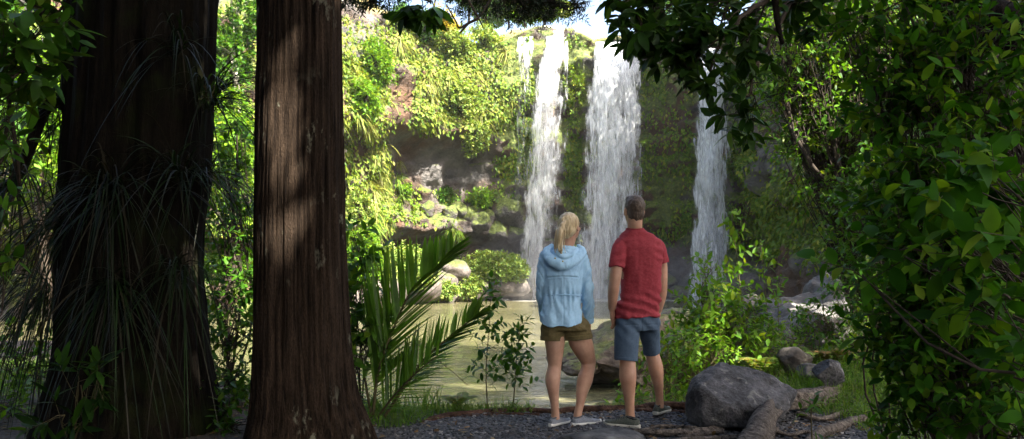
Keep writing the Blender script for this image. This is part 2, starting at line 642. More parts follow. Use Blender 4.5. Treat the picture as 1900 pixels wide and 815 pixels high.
o_l = np.interp(V, [0, .1, .17, .25, .29, .36, .46, .56, .63, .8, .93, 1.], [1.2, -.9, -2.6, -2.6, .2, -.6, -1.4, -1.0, 1.0, .6, -.5, -1.6])
o_r = np.interp(V, [0, .2, .33, .36, .6, 1.], [0, -.2, -.3, .7, .4, .8])
off = o_f * fz + o_l * lz + o_r * rz
p3 = np.stack([U, U * 0, Zc], -1)
big = fbm(p3 * .11, 3, 21)
midn = fbm(p3 * np.array([.45, 1, .62]), 3, 31)
fin = fbm(p3 * np.array([1.7, 1, 1.7]), 3, 41)
# broken blocks: cells with a step each
blk = vnoise(np.floor(p3 * np.array([.55, 1, .42]) + .6 * vnoise(p3 * .7, 3)[..., None]) * 7.31, 51)
colm = np.abs(((U * .55 + .25 * vnoise(p3 * np.array([.3, 1, .12]), 8)) % 1.) - .5)      # columns of basalt
off = off + 1.3 * big * (.5 + .5 * lz) + .6 * midn + .22 * fin + .35 * blk
off = off - .9 * (colm * 2) ** 3 * sstep(.5, .38, V) * np.maximum(rz, .35)
strata = vnoise(np.stack([U * .05, U * 0, Zc * 1.3], -1), 61)
off = off + .28 * strata
cx_ = cc[:, None, 0] + cn[:, None, 0] * off
cy_ = cc[:, None, 1] + cn[:, None, 1] * off
face = np.stack([cx_, cy_, Zc + .25 * midn * sstep(0, .1, V) * sstep(1, .9, V)], -1)
# the rounded lip and the plateau behind it
k = np.arange(1, NT + 1) / NT
back = 14 * k ** 1.6
lipz = np.interp(upx, [-300, 560, 700, 800, 900, 960, 1400, 1700], [7, 7, 4., 2.6, 1.1, .4, .4, 3])
pn = np.stack([np.repeat(su[:, None], NT, 1) * .3, np.repeat(back[None], len(su), 0) * .3, np.zeros((len(su), NT))], -1)
tz = lipz[:, None] * np.sin(np.minimum(1, k[None] * 1.1) * np.pi / 2) + .5 * fbm(pn, 3, 71) * np.minimum(1, 5 * k[None])
top = np.stack([face[:, -1:, 0] - cn[:, None, 0] * back[None], face[:, -1:, 1] - cn[:, None, 1] * back[None], face[:, -1:, 2] + tz], -1)
cliff = np.concatenate([face, top], 1)
NN = NV + NT
mb = MB()
i = (np.arange(len(su) - 1)[:, None] * NN + np.arange(NN - 1)[None])
mb.add(cliff, np.stack([i, i + NN, i + NN + 1, i + 1], -1))


def cliff_mat():
    m, N, Lk, out = mat_new('cliff_rock')
    n0 = noise_node(N, Lk, .16, 4., .6)
    n1 = noise_node(N, Lk, .7, 8., .68)
    n2 = noise_node(N, Lk, 3.6, 6., .65, (1, 1, 1.5))
    grey = ramp(N, Lk, n1.outputs[0], [(.32, (.03, .03, .032)), (.7, (.16, .145, .135))]).outputs[0]
    brown = ramp(N, Lk, n1.outputs[0], [(.32, (.028, .015, .008)), (.7, (.13, .068, .036))]).outputs[0]
    f0 = ramp(N, Lk, n0.outputs[0], [(.44, 0.), (.56, 1.)]).outputs[0]
    col = mix(N, Lk, f0, brown, grey)
    # moss: its own noise, more of it where the rock faces up
    n3 = noise_node(N, Lk, .42, 7., .66, (1, 1, .7))
    g = N('NewGeometry'); sx = N('SeparateXYZ'); Lk(g.outputs['Normal'], sx.inputs[0])
    ad = N('Math', operation='MULTIPLY_ADD'); Lk(sx.outputs[2], ad.inputs[0]); ad.inputs[1].default_value = .22; Lk(n3.outputs[0], ad.inputs[2])
    at = N('Attribute', attribute_name='moss')
    ad2 = N('Math', operation='ADD'); Lk(ad.outputs[0], ad2.inputs[0]); Lk(at.outputs['Fac'], ad2.inputs[1])
    fm = ramp(N, Lk, ad2.outputs[0], [(.50, 0.), (.60, .92)]).outputs[0]
    n4 = noise_node(N, Lk, 5., 4., .65)
    mc = ramp(N, Lk, n4.outputs[0], [(.25, (.025, .042, .008)), (.5, (.085, .12, .018)), (.75, (.19, .21, .035))]).outputs[0]
    col = mix(N, Lk, fm, col, mc)
    # grass and lichen of the dry top
    f5 = ramp(N, Lk, sx.outputs[2], [(.55, 0.), (.85, 1.)]).outputs[0]
    gc = ramp(N, Lk, n1.outputs[0], [(.3, (.16, .14, .04)), (.7, (.36, .29, .12))]).outputs[0]
    sz = N('SeparateXYZ'); tc = N('TexCoord'); Lk(tc.outputs['Object'], sz.inputs[0])
    mr = N('MapRange'); mr.inputs[1].default_value = 16.; mr.inputs[2].default_value = 19.; Lk(sz.outputs[2], mr.inputs[0])
    mu = N('Math', operation='MULTIPLY'); Lk(f5, mu.inputs[0]); Lk(mr.outputs[0], mu.inputs[1])
    col = mix(N, Lk, mu.outputs[0], col, gc)
    b = N('BsdfPrincipled', Roughness=.8)
    Lk(col, b.inputs['Base Color'])
    a2 = N('Math', operation='MULTIPLY_ADD'); Lk(n2.outputs[0], a2.inputs[0]); a2.inputs[1].default_value = .5; Lk(n1.outputs[0], a2.inputs[2])
    bp = N('Bump', Strength=1., Distance=.5); Lk(a2.outputs[0], bp.inputs['Height'])
    Lk(bp.outputs[0], b.inputs['Normal']); Lk(b.outputs[0], out.inputs[0])
    return m


cpx_, cpy_ = proj(cliff.reshape(-1, 3))
def box(px, py, x0, x1, y0, y1, s=20):
    return sstep(x0 - s, x0 + s, px) * sstep(x1 + s, x1 - s, px) * sstep(y0 - s, y0 + s, py) * sstep(y1 + s, y1 - s, py)
moss = (-.06 + .10 * box(cpx_, cpy_, 920, 1400, 60, 470) + .10 * box(cpx_, cpy_, 1190, 1300, 120, 440) + .12 * box(cpx_, cpy_, 1040, 1100, 60, 420) + .16 * box(cpx_, cpy_, 920, 1000, 60, 300)
        + .06 * box(cpx_, cpy_, 640, 900, 20, 240) - .14 * box(cpx_, cpy_, 700, 950, 250, 345) - .1 * box(cpx_, cpy_, 850, 980, 380, 520) - .16 * box(cpx_, cpy_, 640, 740, 0, 80)
        - .2 * box(cpx_, cpy_, 715, 765, 130, 280, 12) - .2 * box(cpx_, cpy_, 1210, 1275, 215, 280, 12)
        + .22 * box(cpx_, cpy_, 1390, 1520, 340, 470) - .2 * box(cpx_, cpy_, 1390, 1640, 480, 560) - .06 * box(cpx_, cpy_, 1390, 1500, 60, 330))
mb.at = [moss]
m_cliff = cliff_mat()
cliff_o = tag(mb.build('cliff', m_cliff, attr='moss'), kind='structure')

# the plateau behind the lip, one sheet to the horizon
mb = MB()
rim = cliff[:, -1]
dirs = nrmz(np.concatenate([-cn, np.zeros((len(cn), 1))], 1))
steps = np.array([0, 4, 12, 30, 80, 200.])
ps = rim[:, None] + dirs[:, None] * steps[None, :, None]
ps = ps[::6]
ps[:, 1:, 2] += .6 * fbm(ps[:, 1:] * .15, 2, 4)
ps[:, 0, 2] -= .02
kk = len(steps)
i = (np.arange(len(ps) - 1)[:, None] * kk + np.arange(kk - 1)[None])
mb.add(ps, np.stack([i, i + kk, i + kk + 1, i + 1], -1))
tag(mb.build('terrain', plain_mat('dry_grass_land', (.10, .11, .03), (.26, .23, .08), 1.5, .9)), kind='structure')


# ------------------------------------------------------------------ water
def water_mat():
    m, N, Lk, out = mat_new('murky_pool_water')
    n1 = noise_node(N, Lk, 1.9, 4., .6, (.42, 1.3, 1), dist=.4)
    n2 = noise_node(N, Lk, .35, 3., .55, (.6, 1.2, 1))
    n3 = noise_node(N, Lk, .12, 3., .6, (.4, 1., 1))
    col = ramp(N, Lk, n3.outputs[0], [(.35, (.075, .072, .036)), (.65, (.125, .115, .06))]).outputs[0]
    # white foam where the falls strike the pool
    tc = N('TexCoord'); fo = None
    for px, py, D, r_ in ((1130, 563, 69., 6.), (990, 560, 67.5, 4.), (1305, 545, 67., 4.5)):
        c_ = P(px, py, D)
        dn = N('VectorMath', operation='DISTANCE'); Lk(tc.outputs['Object'], dn.inputs[0]); dn.inputs[1].default_value = (c_[0], c_[1], WZ)
        mr = N('MapRange', interpolation_type='SMOOTHSTEP'); mr.inputs[1].default_value = r_ * 1.6; mr.inputs[2].default_value = r_ * .35; Lk(dn.outputs['Value'], mr.inputs[0])
        if fo is None:
            fo = mr.outputs[0]
        else:
            mx = N('Math', operation='MAXIMUM'); Lk(fo, mx.inputs[0]); Lk(mr.outputs[0], mx.inputs[1]); fo = mx.outputs[0]
    fn_ = noise_node(N, Lk, 1.1, 6., .7, (.6, 1.4, 1))
    fa = N('Math', operation='MULTIPLY_ADD'); Lk(fo, fa.inputs[0]); fa.inputs[1].default_value = .55; Lk(fn_.outputs[0], fa.inputs[2])
    fm = ramp(N, Lk, fa.outputs[0], [(.68, 0.), (.95, .9)])
    col = mix(N, Lk, fm.outputs[0], col, (.7, .7, .66))
    b = N('BsdfPrincipled', Roughness=.06)
    b.inputs['IOR'].default_value = 1.33
    Lk(col, b.inputs['Base Color'])
    ad = N('Math', operation='MULTIPLY_ADD'); Lk(n2.outputs[0], ad.inputs[0]); ad.inputs[1].default_value = 1.6; Lk(n1.outputs[0], ad.inputs[2])
    bp = N('Bump', Strength=.75, Distance=.12); Lk(ad.outputs[0], bp.inputs['Height'])
    Lk(bp.outputs[0], b.inputs['Normal']); Lk(b.outputs[0], out.inputs[0])
    return m


mb = MB()
wx = np.arange(-45, 32, .5); wy = np.arange(5.5, 80, .5)
X, Y = np.meshgrid(wx, wy)
i = (np.arange(len(wy) - 1)[:, None] * len(wx) + np.arange(len(wx) - 1)[None])
mb.add(np.stack([X, Y, np.full(X.shape, WZ) + .015 * fbm(np.stack([X * .8, Y * .8, X * 0], -1), 2, 6)], -1), np.stack([i, i + 1, i + len(wx) + 1, i + len(wx)], -1))
tag(mb.build('water', water_mat()), kind='structure')


# ------------------------------------------------------------------ waterfalls
def fall_mat():
    m, N, Lk, out = mat_new('falling_water')
    uv = N('Attribute', attribute_name='dens')
    tc = N('TexCoord')
    def nz(scale, st, det, dist):
        mp = N('Mapping'); mp.inputs['Scale'].default_value = st
        Lk(tc.outputs['Object'], mp.inputs['Vector'])
        n = N('TexNoise', Scale=scale, Detail=det, Roughness=.6, Distortion=dist)
        Lk(mp.outputs[0], n.inputs['Vector'])
        return n.outputs[0]
    a = nz(1., (1.2, .6, .16), 3., .6)          # broad curtains
    b_ = nz(1., (3.6, 1.2, .62), 4., .9)         # strands
    c = nz(1., (10., 2., .9), 3., .3)           # spray
    s1 = N('Math', operation='MULTIPLY'); Lk(a, s1.inputs[0]); s1.inputs[1].default_value = .85
    s2 = N('Math', operation='MULTIPLY_ADD'); Lk(b_, s2.inputs[0]); s2.inputs[1].default_value = .95; Lk(s1.outputs[0], s2.inputs[2])
    s3 = N('Math', operation='MULTIPLY_ADD'); Lk(c, s3.inputs[0]); s3.inputs[1].default_value = .55; Lk(s2.outputs[0], s3.inputs[2])
    s4 = N('Math', operation='ADD'); Lk(s3.outputs[0], s4.inputs[0]); Lk(uv.outputs['Fac'], s4.inputs[1])
    al = N('MapRange', interpolation_type='SMOOTHSTEP'); al.inputs[1].default_value = .97; al.inputs[2].default_value = 1.58; al.inputs[4].default_value = .97
    Lk(s4.outputs[0], al.inputs[0])
    d = N('BsdfPrincipled', Roughness=.5); d.inputs['Base Color'].default_value = (.80, .82, .85, 1)
    bp = N('Bump', Strength=.7, Distance=.25); Lk(s3.outputs[0], bp.inputs['Height']); Lk(bp.outputs[0], d.inputs['Normal'])
    t = N('BsdfTranslucent'); t.inputs[0].default_value = (.8, .82, .85, 1)
    ms = N('MixShader'); ms.inputs[0].default_value = .35; Lk(d.outputs[0], ms.inputs[1]); Lk(t.outputs[0], ms.inputs[2])
    tr = N('BsdfTransparent')
    m2 = N('MixShader'); Lk(al.outputs[0], m2.inputs[0]); Lk(tr.outputs[0], m2.inputs[1]); Lk(ms.outputs[0], m2.inputs[2])
    Lk(m2.outputs[0], out.inputs[0])
    return m


M_FALL = fall_mat()


def lip_point(px):
    """depth of the cliff lip at a photo column: the most forward of the upper third"""
    j = np.argmin(np.abs(upx - px))
    return face[j, NV - 22:, 1].min(), ztop[j]


def waterfall(name, label, rows, seed, layers=4, dens=.0, edge_soft=.3, throw=1.6, ysp=.45, D0=None):
    """rows: (py, px left, px right) from the lip down, measured at the depth of the fall"""
    mid = .5 * (rows[0][1] + rows[0][2])
    yl, zl = lip_point(mid)
    if D0: yl = D0
    root = thing(name, (0, 0, 0), label, 'waterfall')
    z0 = CAMZ + (HOR - rows[0][0]) / FOC * yl
    root.location = ((mid - 950) / FOC * yl, yl - throw, WZ)
    ra = np.array(rows, float)
    nu, nv = 40, 140
    for k in range(layers):
        t = np.linspace(0, 1, nv)
        z = z0 + .05 - t * (z0 - WZ)
        drop = np.maximum(z0 - z, 0)
        yy = yl + .5 - throw * np.sqrt(np.minimum(drop / 6., 3.)) - ysp * (k - (layers - 1) / 2) * np.minimum(1, drop / 4)
        py = HOR - (z - CAMZ) / yl * FOC
        l = np.interp(py, ra[:, 0], ra[:, 1]); r = np.interp(py, ra[:, 0], ra[:, 2])
        s = np.linspace(0, 1, nu)
        gxp = l[:, None] + (r - l)[:, None] * s[None]
        X = (gxp - 950) / FOC * yl
        nn = np.stack([X * .9, np.full(X.shape, k * 3.7 + seed), np.repeat(z[:, None], nu, 1) * .16], -1)
        X = X + .22 * vnoise(nn, seed) * np.minimum(1, drop / 5)[:, None]
        Yv = yy[:, None] - .5 * np.sin(s * np.pi)[None] * np.minimum(1, drop / 3)[:, None] + .3 * vnoise(nn * np.array([1, 1, .5]), seed + 5) * np.minimum(1, drop / 3)[:, None]
        Zv = np.repeat(z[:, None], nu, 1)
        jag = .75 + .75 * fbm(np.stack([np.repeat(s[None], nv, 0) * 1.5, np.full((nv, nu), k * 5. + seed), np.repeat(z[:, None], nu, 1) * .55], -1), 3, seed + 2)
        e = np.minimum(1, np.minimum(s, 1 - s)[None] / (edge_soft * np.clip(jag, .35, 1.7)))
        de = dens - .75 * (1 - e) ** 1.3 + .32 * np.exp(-drop / 3.)[:, None] - .05 * t[:, None] - .10 * (k == 0) - .04 * k
        mb = MB()
        i = (np.arange(nv - 1)[:, None] * nu + np.arange(nu - 1)[None])
        mb.add(np.stack([X, Yv, Zv], -1), np.stack([i, i + 1, i + nu + 1, i + nu], -1), attr=de.ravel())
        mb.build('water_curtain', M_FALL, root, attr='dens')
    return root


waterfall('waterfall', 'narrow white waterfall left of the widest one, behind the woman', [(45, 1008, 1050), (120, 992, 1050), (220, 976, 1050), (400, 960, 1046), (480, 958, 1036), (560, 956, 1028)], 3, 5, .085, .42)
waterfall('waterfall', 'widest white waterfall, falling in the middle behind the man', [(76, 1104, 1190), (110, 1098, 1190), (160, 1088, 1191), (250, 1078, 1191), (400, 1064, 1192), (565, 1054, 1198)], 11, 6, .095, .24)
waterfall('waterfall', 'white waterfall farthest from the big tree trunks, beyond the overhanging leafy branch', [(75, 1294, 1344), (200, 1282, 1345), (350, 1274, 1344), (540, 1260, 1342)], 19, 5, .15, .32)
waterfall('waterfall', 'thin broken veil of water beside the narrow waterfall', [(62, 958, 992), (160, 954, 990), (400, 950, 985), (560, 945, 990)], 29, 2, -.14, .3, 1.2)
waterfall('waterfall', 'faint trickle running down the rock between the two larger waterfalls', [(55, 1043, 1056), (160, 1043, 1056), (330, 1036, 1054)], 37, 2, -.12, .4, 1.)


# ------------------------------------------------------------------ spray and air
def volume_mat(name, dens, col, ani=.2):
    m, N, Lk, out = mat_new(name)
    v = N('VolumePrincipled')
    v.inputs['Color'].default_value = c4(col); v.inputs['Density'].default_value = dens; v.inputs['Anisotropy'].default_value = ani
    Lk(v.outputs[0], out.inputs['Volume'])
    return m


mb = MB()
x0, x1, y0, y1, z0, z1 = -75., 65., -14., 130., -4.2, 44.
v = np.array([[x, y, z] for z in (z0, z1) for y in (y0, y1) for x in (x0, x1)])
mb.add(v, [[0, 2, 3, 1], [4, 5, 7, 6], [0, 1, 5, 4], [2, 6, 7, 3], [0, 4, 6, 2], [1, 3, 7, 5]])
tag(mb.build('haze', volume_mat('humid_air', .0002, (.92, .95, 1.)), smooth=False), 'thin humid air filling the gorge', 'haze', kind='stuff')

M_SPRAY = volume_mat('spray_mist', .013, (.97, .98, 1.), .1)
for px, py, D, R, lab in ((1128, 520, 67.5, (7.5, 5.5, 5.), 'pale spray drifting at the foot of the widest waterfall'), (990, 520, 66., (5.5, 4.5, 4.5), 'pale spray at the foot of the narrow waterfall'),
                          (1308, 515, 66., (4.5, 3.5, 3.8), 'pale spray at the foot of the last waterfall')):
    c_ = P(px, py, D)
    v, f = ico(3)
    for s_ in (1., .62):
        mb = MB().add(v * np.array(R) * s_ * (1 + .12 * fbm(v * 1.5 + px, 2, 3)[:, None]) + c_ - np.array([0, 0, (1 - s_) * 2.]), None, f)
        tag(mb.build('spray', M_SPRAY, loc=c_), lab, 'spray', kind='stuff')
# ------------------------------------------------------------------ plants: generators
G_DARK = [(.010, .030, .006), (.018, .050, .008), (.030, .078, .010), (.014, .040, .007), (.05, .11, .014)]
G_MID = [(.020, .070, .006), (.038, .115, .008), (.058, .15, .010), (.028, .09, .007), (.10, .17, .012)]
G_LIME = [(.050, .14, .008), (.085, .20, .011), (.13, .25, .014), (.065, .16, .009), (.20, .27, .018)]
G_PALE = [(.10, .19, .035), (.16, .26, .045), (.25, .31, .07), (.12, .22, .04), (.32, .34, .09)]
L_DARK = leaf_mat('dark_leaf', G_DARK, .42, .3)
L_MID = leaf_mat('mid_leaf', G_MID, .42, .38)
L_LIME = leaf_mat('lime_leaf', G_LIME, .45, .4)
L_PALE = leaf_mat('pale_leaf', G_PALE, .55, .35)
L_GLOSS = leaf_mat('glossy_leaf', [(.010, .032, .006), (.018, .052, .008), (.03, .08, .010), (.016, .045, .008), (.06, .12, .014)], .4, .42, spec=.12)
L_CANOPY = leaf_mat('canopy_leaf', G_DARK, .6, .15)
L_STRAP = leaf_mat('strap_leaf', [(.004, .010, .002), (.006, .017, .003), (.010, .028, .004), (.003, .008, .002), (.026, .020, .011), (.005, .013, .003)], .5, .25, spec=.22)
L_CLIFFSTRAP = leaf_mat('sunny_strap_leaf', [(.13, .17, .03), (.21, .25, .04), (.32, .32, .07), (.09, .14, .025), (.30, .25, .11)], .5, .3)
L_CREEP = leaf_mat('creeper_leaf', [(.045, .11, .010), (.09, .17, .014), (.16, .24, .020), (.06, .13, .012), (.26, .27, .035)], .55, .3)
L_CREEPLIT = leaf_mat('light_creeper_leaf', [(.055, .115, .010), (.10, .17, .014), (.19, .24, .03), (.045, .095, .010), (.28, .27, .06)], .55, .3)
L_DRY = leaf_mat('dry_leaf', [(.30, .20, .10), (.38, .28, .15), (.24, .18, .09), (.36, .30, .17)], .7, .2)
L_GRASS = leaf_mat('grass_blade', [(.045, .12, .012), (.08, .18, .018), (.12, .22, .025), (.06, .14, .014), (.16, .20, .05)], .5, .4)
L_PALM = leaf_mat('palm_leaflet', [(.05, .14, .012), (.08, .19, .016), (.12, .24, .022), (.04, .11, .014)], .36, .5, spec=.4)
L_FERN = leaf_mat('fern_leaflet', [(.06, .13, .016), (.09, .17, .02), (.13, .20, .03), (.20, .13, .03)], .5, .4)
B_TWIG = plain_mat('twig_bark', (.018, .013, .009), (.05, .036, .024), 30., .8)
B_STEM = plain_mat('green_brown_stem', (.05, .04, .018), (.10, .085, .035), 40., .7)


def sway(p0, p1, n, amp, seed):
    r = np.random.default_rng(seed)
    p0 = np.asarray(p0, float); p1 = np.asarray(p1, float)
    L = np.linalg.norm(p1 - p0)
    m1 = p0 + (p1 - p0) * .35 + r.normal(0, amp * L, 3)
    m2 = p0 + (p1 - p0) * .7 + r.normal(0, amp * L, 3)
    return smooth_path([p0, m1, m2, p1], n)


def twig_leaves(lb, sb, o, d, tl, k, L, W, kind, r_tw, rosette=0., upn=1., droop=.15):
    """leaves along many twigs at once: o,d (n,3) tl (n,)"""
    n = len(o)
    e = o + d * tl[:, None]
    if sb is not None:
        segs(sb, o, e, r_tw, r_tw * .5, 3)
    f = (np.arange(k) + .6) / k
    if rosette:
        f = 1 - (1 - f) * (1 - rosette)
    pos = o[:, None] + d[:, None] * (tl[:, None] * f[None])[..., None]
    ang = np.arange(k) * 2.4 + rng.uniform(0, 6.28, (n, 1))
    ref = np.where(np.abs(d[:, 2:3]) > .85, np.array([[1., 0, 0]]), UP[None])
    a = nrmz(np.cross(d, ref)); b = np.cross(d, a)
    rad = np.cos(ang)[..., None] * a[:, None] + np.sin(ang)[..., None] * b[:, None]
    ld = nrmz(rad * rng.uniform(.6, 1.1, (n, k, 1)) + d[:, None] * rng.uniform(.2, .75, (n, k, 1)) + rng.normal(0, .16, (n, k, 3)))
    nr = UP[None, None] * upn + rng.normal(0, .35, (n, k, 3)) + .25 * d[:, None]
    s = rng.uniform(.6, 1.15, (n, k))
    leaves(lb, pos.reshape(-1, 3), ld.reshape(-1, 3), nr.reshape(-1, 3), (L * s).ravel(), (W * s).ravel(), kind, droop=droop)


def plant(name, label, cat, base, blobs, L, W, lmat, k=7, kind='mid', twig=.25, stem_r=.02, smat=None, group=None, seed=0, upb=.15, leaf_part='foliage',
          stem_part='stem', r_tw=.0022, rosette=0., shell=1.6, hub=None, upn=1., droop=.15, parts=None, out_d=.8, stems=True, br=True, tcol=None):
    """blobs: (centre, radii, number of twigs). Stems run from the base to each blob, twigs fill the blob."""
    root = thing(name, base, label, cat, group) if parts is None else parts
    base = np.asarray(base, float)
    lb, sb = MB(), MB()
    for q, (c, R, n) in enumerate(blobs):
        c = np.asarray(c, float); R = np.asarray(R, float) * np.ones(3)
        st = sway(base if hub is None else np.asarray(hub), c, 9, .07, seed * 31 + q)
        if stems:
            tube(sb, st, np.linspace(stem_r, stem_r * .45, 9), 6)
        u = rnd_unit(n) * (rng.uniform(0, 1, (n, 1)) ** (1 / (shell * 1.6)))
        lump = 1 + .28 * fbm(u * 2.1 + seed + q * 3.3, 2, seed)[:, None]
        o = c + u * R * lump
        outw = nrmz(u * R)
        d = nrmz(out_d * outw + rng.normal(0, .45, (n, 3)) + UP * upb)
        tl = twig * rng.uniform(.6, 1.3, n)
        if br:
            src = st[rng.integers(3, 9, n)]
            j = max(3, n // 3)
            mid = src + (o - src) * .55 + rng.normal(0, .08, (n, 3)) * R.mean()
            m = np.arange(n) >= 0
            segs(sb, src[m], mid[m], max(stem_r * .4, r_tw * 1.6), r_tw * 1.3, 4)
            segs(sb, mid[m], o[m], r_tw * 1.3, r_tw, 4)
        twig_leaves(lb, sb if br else None, o, d, tl, k, L, W, kind, r_tw, rosette, upn, droop)
    f = lb.build(leaf_part, lmat, root)
    if sb.n:
        sb.build(stem_part, smat or B_TWIG, root)
    return root


# ------------------------------------------------------------------ greenery on the cliff
fn = np.cross(np.gradient(face, axis=0), np.gradient(face, axis=1))
fn = nrmz(fn)
sgn = np.sign(np.sum(fn[..., :2] * cn[:, None, :], -1))[..., None]
fn = fn * np.where(sgn == 0, 1, sgn)
fpx, fpy = proj(face.reshape(-1, 3)); fpx = fpx.reshape(face.shape[:2]); fpy = fpy.reshape(face.shape[:2])


def gap(px, py):
    """columns of falling water stay bare"""
    g = np.zeros_like(px)
    g = np.maximum(g, (px > 985) & (px < 1046) & (py > 30)); g = np.maximum(g, (px > 1080) & (px < 1190) & (py > 60))
    g = np.maximum(g, (px > 1285) & (px < 1345)); g = np.maximum(g, (py > 468) & (px > 820) & (px < 1380))
    return g


FLOOR = .32      # how thinly the greenery is spread on its thinnest patches


def sample(n, dens, jit=.5):
    a = rng.integers(2, face.shape[0] - 2, n * 9); b = rng.integers(4, NV - 1, n * 9)
    p = face[a, b] + rng.normal(0, .06, (len(a), 3)); nn = fn[a, b]
    px, py = fpx[a, b], fpy[a, b]
    patch = .42 + 1.3 * fbm(np.stack([su[a] * .42, b * .075, a * 0.], -1), 3, 91)
    w_ = dens(px, py, nn) * np.clip(patch, FLOOR, 1.6)
    keep = (rng.uniform(0, 1, len(a)) < w_) & (px > -60) & (px < 1700) & (py > -40)
    return p[keep][:n], nn[keep][:n], px[keep][:n], py[keep][:n]


B = lambda px, py, *a: box(px, py, *a)


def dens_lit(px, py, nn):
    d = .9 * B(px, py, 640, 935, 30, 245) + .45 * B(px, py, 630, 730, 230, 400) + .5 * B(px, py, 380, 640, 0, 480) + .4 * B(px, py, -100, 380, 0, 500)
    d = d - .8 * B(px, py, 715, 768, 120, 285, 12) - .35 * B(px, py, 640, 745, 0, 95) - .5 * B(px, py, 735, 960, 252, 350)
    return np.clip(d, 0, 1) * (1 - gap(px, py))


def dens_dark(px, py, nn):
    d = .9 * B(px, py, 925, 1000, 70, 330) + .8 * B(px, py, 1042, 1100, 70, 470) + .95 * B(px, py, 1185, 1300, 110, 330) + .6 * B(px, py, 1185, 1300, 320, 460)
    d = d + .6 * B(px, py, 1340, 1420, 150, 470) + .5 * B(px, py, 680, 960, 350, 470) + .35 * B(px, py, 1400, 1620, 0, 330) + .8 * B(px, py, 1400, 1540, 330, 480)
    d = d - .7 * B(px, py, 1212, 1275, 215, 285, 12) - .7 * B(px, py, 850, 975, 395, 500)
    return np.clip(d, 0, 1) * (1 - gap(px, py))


def creepers(name, n, dens, mat, L, kind='far'):
    p, nn, px, py = sample(n, dens)
    m = len(p)
    d = nrmz(np.array([[0, 0, -1.]]) + .6 * nn + rng.normal(0, .5, (m, 3)))
    mb = MB()
    s = L * rng.uniform(.5, 1.3, m)
    q = p + nn * rng.uniform(0, .35, (m, 1))
    leaves(mb, q, d, nn + UP * .6 + rng.normal(0, .4, (m, 3)), s, s * rng.uniform(.4, .7, m), kind)
    return tag(mb.build(name, mat), 'leafy green creepers covering the rock face', 'creepers', kind='stuff')


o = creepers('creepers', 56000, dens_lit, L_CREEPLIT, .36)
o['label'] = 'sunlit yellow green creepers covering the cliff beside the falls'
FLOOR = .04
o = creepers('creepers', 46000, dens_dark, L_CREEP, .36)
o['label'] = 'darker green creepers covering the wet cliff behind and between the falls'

o = creepers('moss', 15000, lambda px, py, nn: np.clip(B(px, py, 1395, 1535, 320, 485), 0, 1), leaf_mat('bright_moss', [(.10, .16, .010), (.17, .22, .012), (.24, .27, .016), (.12, .19, .010)], .8, .2), .2)
o['label'] = 'bright yellow green moss hanging over the dark rock buttress'; o['category'] = 'moss'
FLOOR = .2
# strap-leaved clumps hanging from the ledges: five shapes, many plants
def strap_mesh(seed, n=46, L=1.5, W=.075):
    r = np.random.default_rng(seed)
    mb = MB()
    d = nrmz(np.stack([r.normal(0, .75, n), -np.abs(r.normal(.55, .35, n)), r.normal(.55, .5, n)], 1))
    blades(mb, r.normal(0, .06, (n, 3)), d, L * r.uniform(.6, 1.15, n), W, r.uniform(.6, 1.5, n), 5)
    dd = nrmz(np.stack([r.normal(0, .4, n // 3), -np.abs(r.normal(.4, .2, n // 3)), -np.ones(n // 3)], 1))
    blades(mb, r.normal(0, .08, (n // 3, 3)), dd, L * r.uniform(.5, .9, n // 3), W, .3, 4)
    return mb.mesh('strap_leaves', L_CLIFFSTRAP)


SM = [strap_mesh(s) for s in range(5)]
def clumps(n, dens, size, mat, label, group, sd):
    p, nn, px, py = sample(n, dens)
    ms = SM
    if mat is not None:
        ms = []
        for m in SM:
            m2 = m.copy(); m2.materials.clear(); m2.materials.append(mat); ms.append(m2)
    for i in range(len(p)):
        o = bpy.data.objects.new('strap_leaf_clump', ms[i % 5])
        COL.objects.link(o)
        o.location = p[i] - nn[i] * .05
        o.rotation_euler = (rng.normal(0, .15), rng.normal(0, .15), math.atan2(nn[i, 1], nn[i, 0]) + math.pi / 2 + rng.normal(0, .3))
        s = size * rng.uniform(.6, 1.25)
        o.scale = (s, s, s)
        tag(o, label, 'plant', group)


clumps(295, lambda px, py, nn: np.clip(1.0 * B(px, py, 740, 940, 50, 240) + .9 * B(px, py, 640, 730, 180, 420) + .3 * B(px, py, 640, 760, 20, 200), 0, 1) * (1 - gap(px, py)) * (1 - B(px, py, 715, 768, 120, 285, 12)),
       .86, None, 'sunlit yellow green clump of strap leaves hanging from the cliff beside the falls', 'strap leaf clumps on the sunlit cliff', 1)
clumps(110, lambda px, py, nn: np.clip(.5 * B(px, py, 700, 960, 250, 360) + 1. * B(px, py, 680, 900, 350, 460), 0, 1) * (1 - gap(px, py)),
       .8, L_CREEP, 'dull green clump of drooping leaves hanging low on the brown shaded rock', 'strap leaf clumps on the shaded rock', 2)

# round shrubs rooted in the face
def cliff_point(px, py):
    j = np.argmin((fpx - px) ** 2 + (fpy - py) ** 2)
    a, b = np.unravel_index(j, fpx.shape)
    return face[a, b], fn[a, b]


def cliff_shrub(px, py, rx, rz_, lmat, label, n, L=.34, seed=0, k=8, name='cliff_shrub'):
    p, n_ = cliff_point(px, py)
    D = p[1]
    R = np.array([rx / FOC * D, rx / FOC * D * .8, rz_ / FOC * D])
    c = p + n_ * R[0] * .45 + np.array([0, 0, R[2] * .15])
    bl = [(c, R * .8, n // 2)] + [(c + rnd_unit(1)[0] * R * .7, R * .5, n // 6) for _ in range(3)]
    plant(name, label, 'shrub', p - n_ * .1, bl, L, L * .5, lmat, k, 'far', R[0] * .35, .08, seed=seed, r_tw=.012, upb=.3)


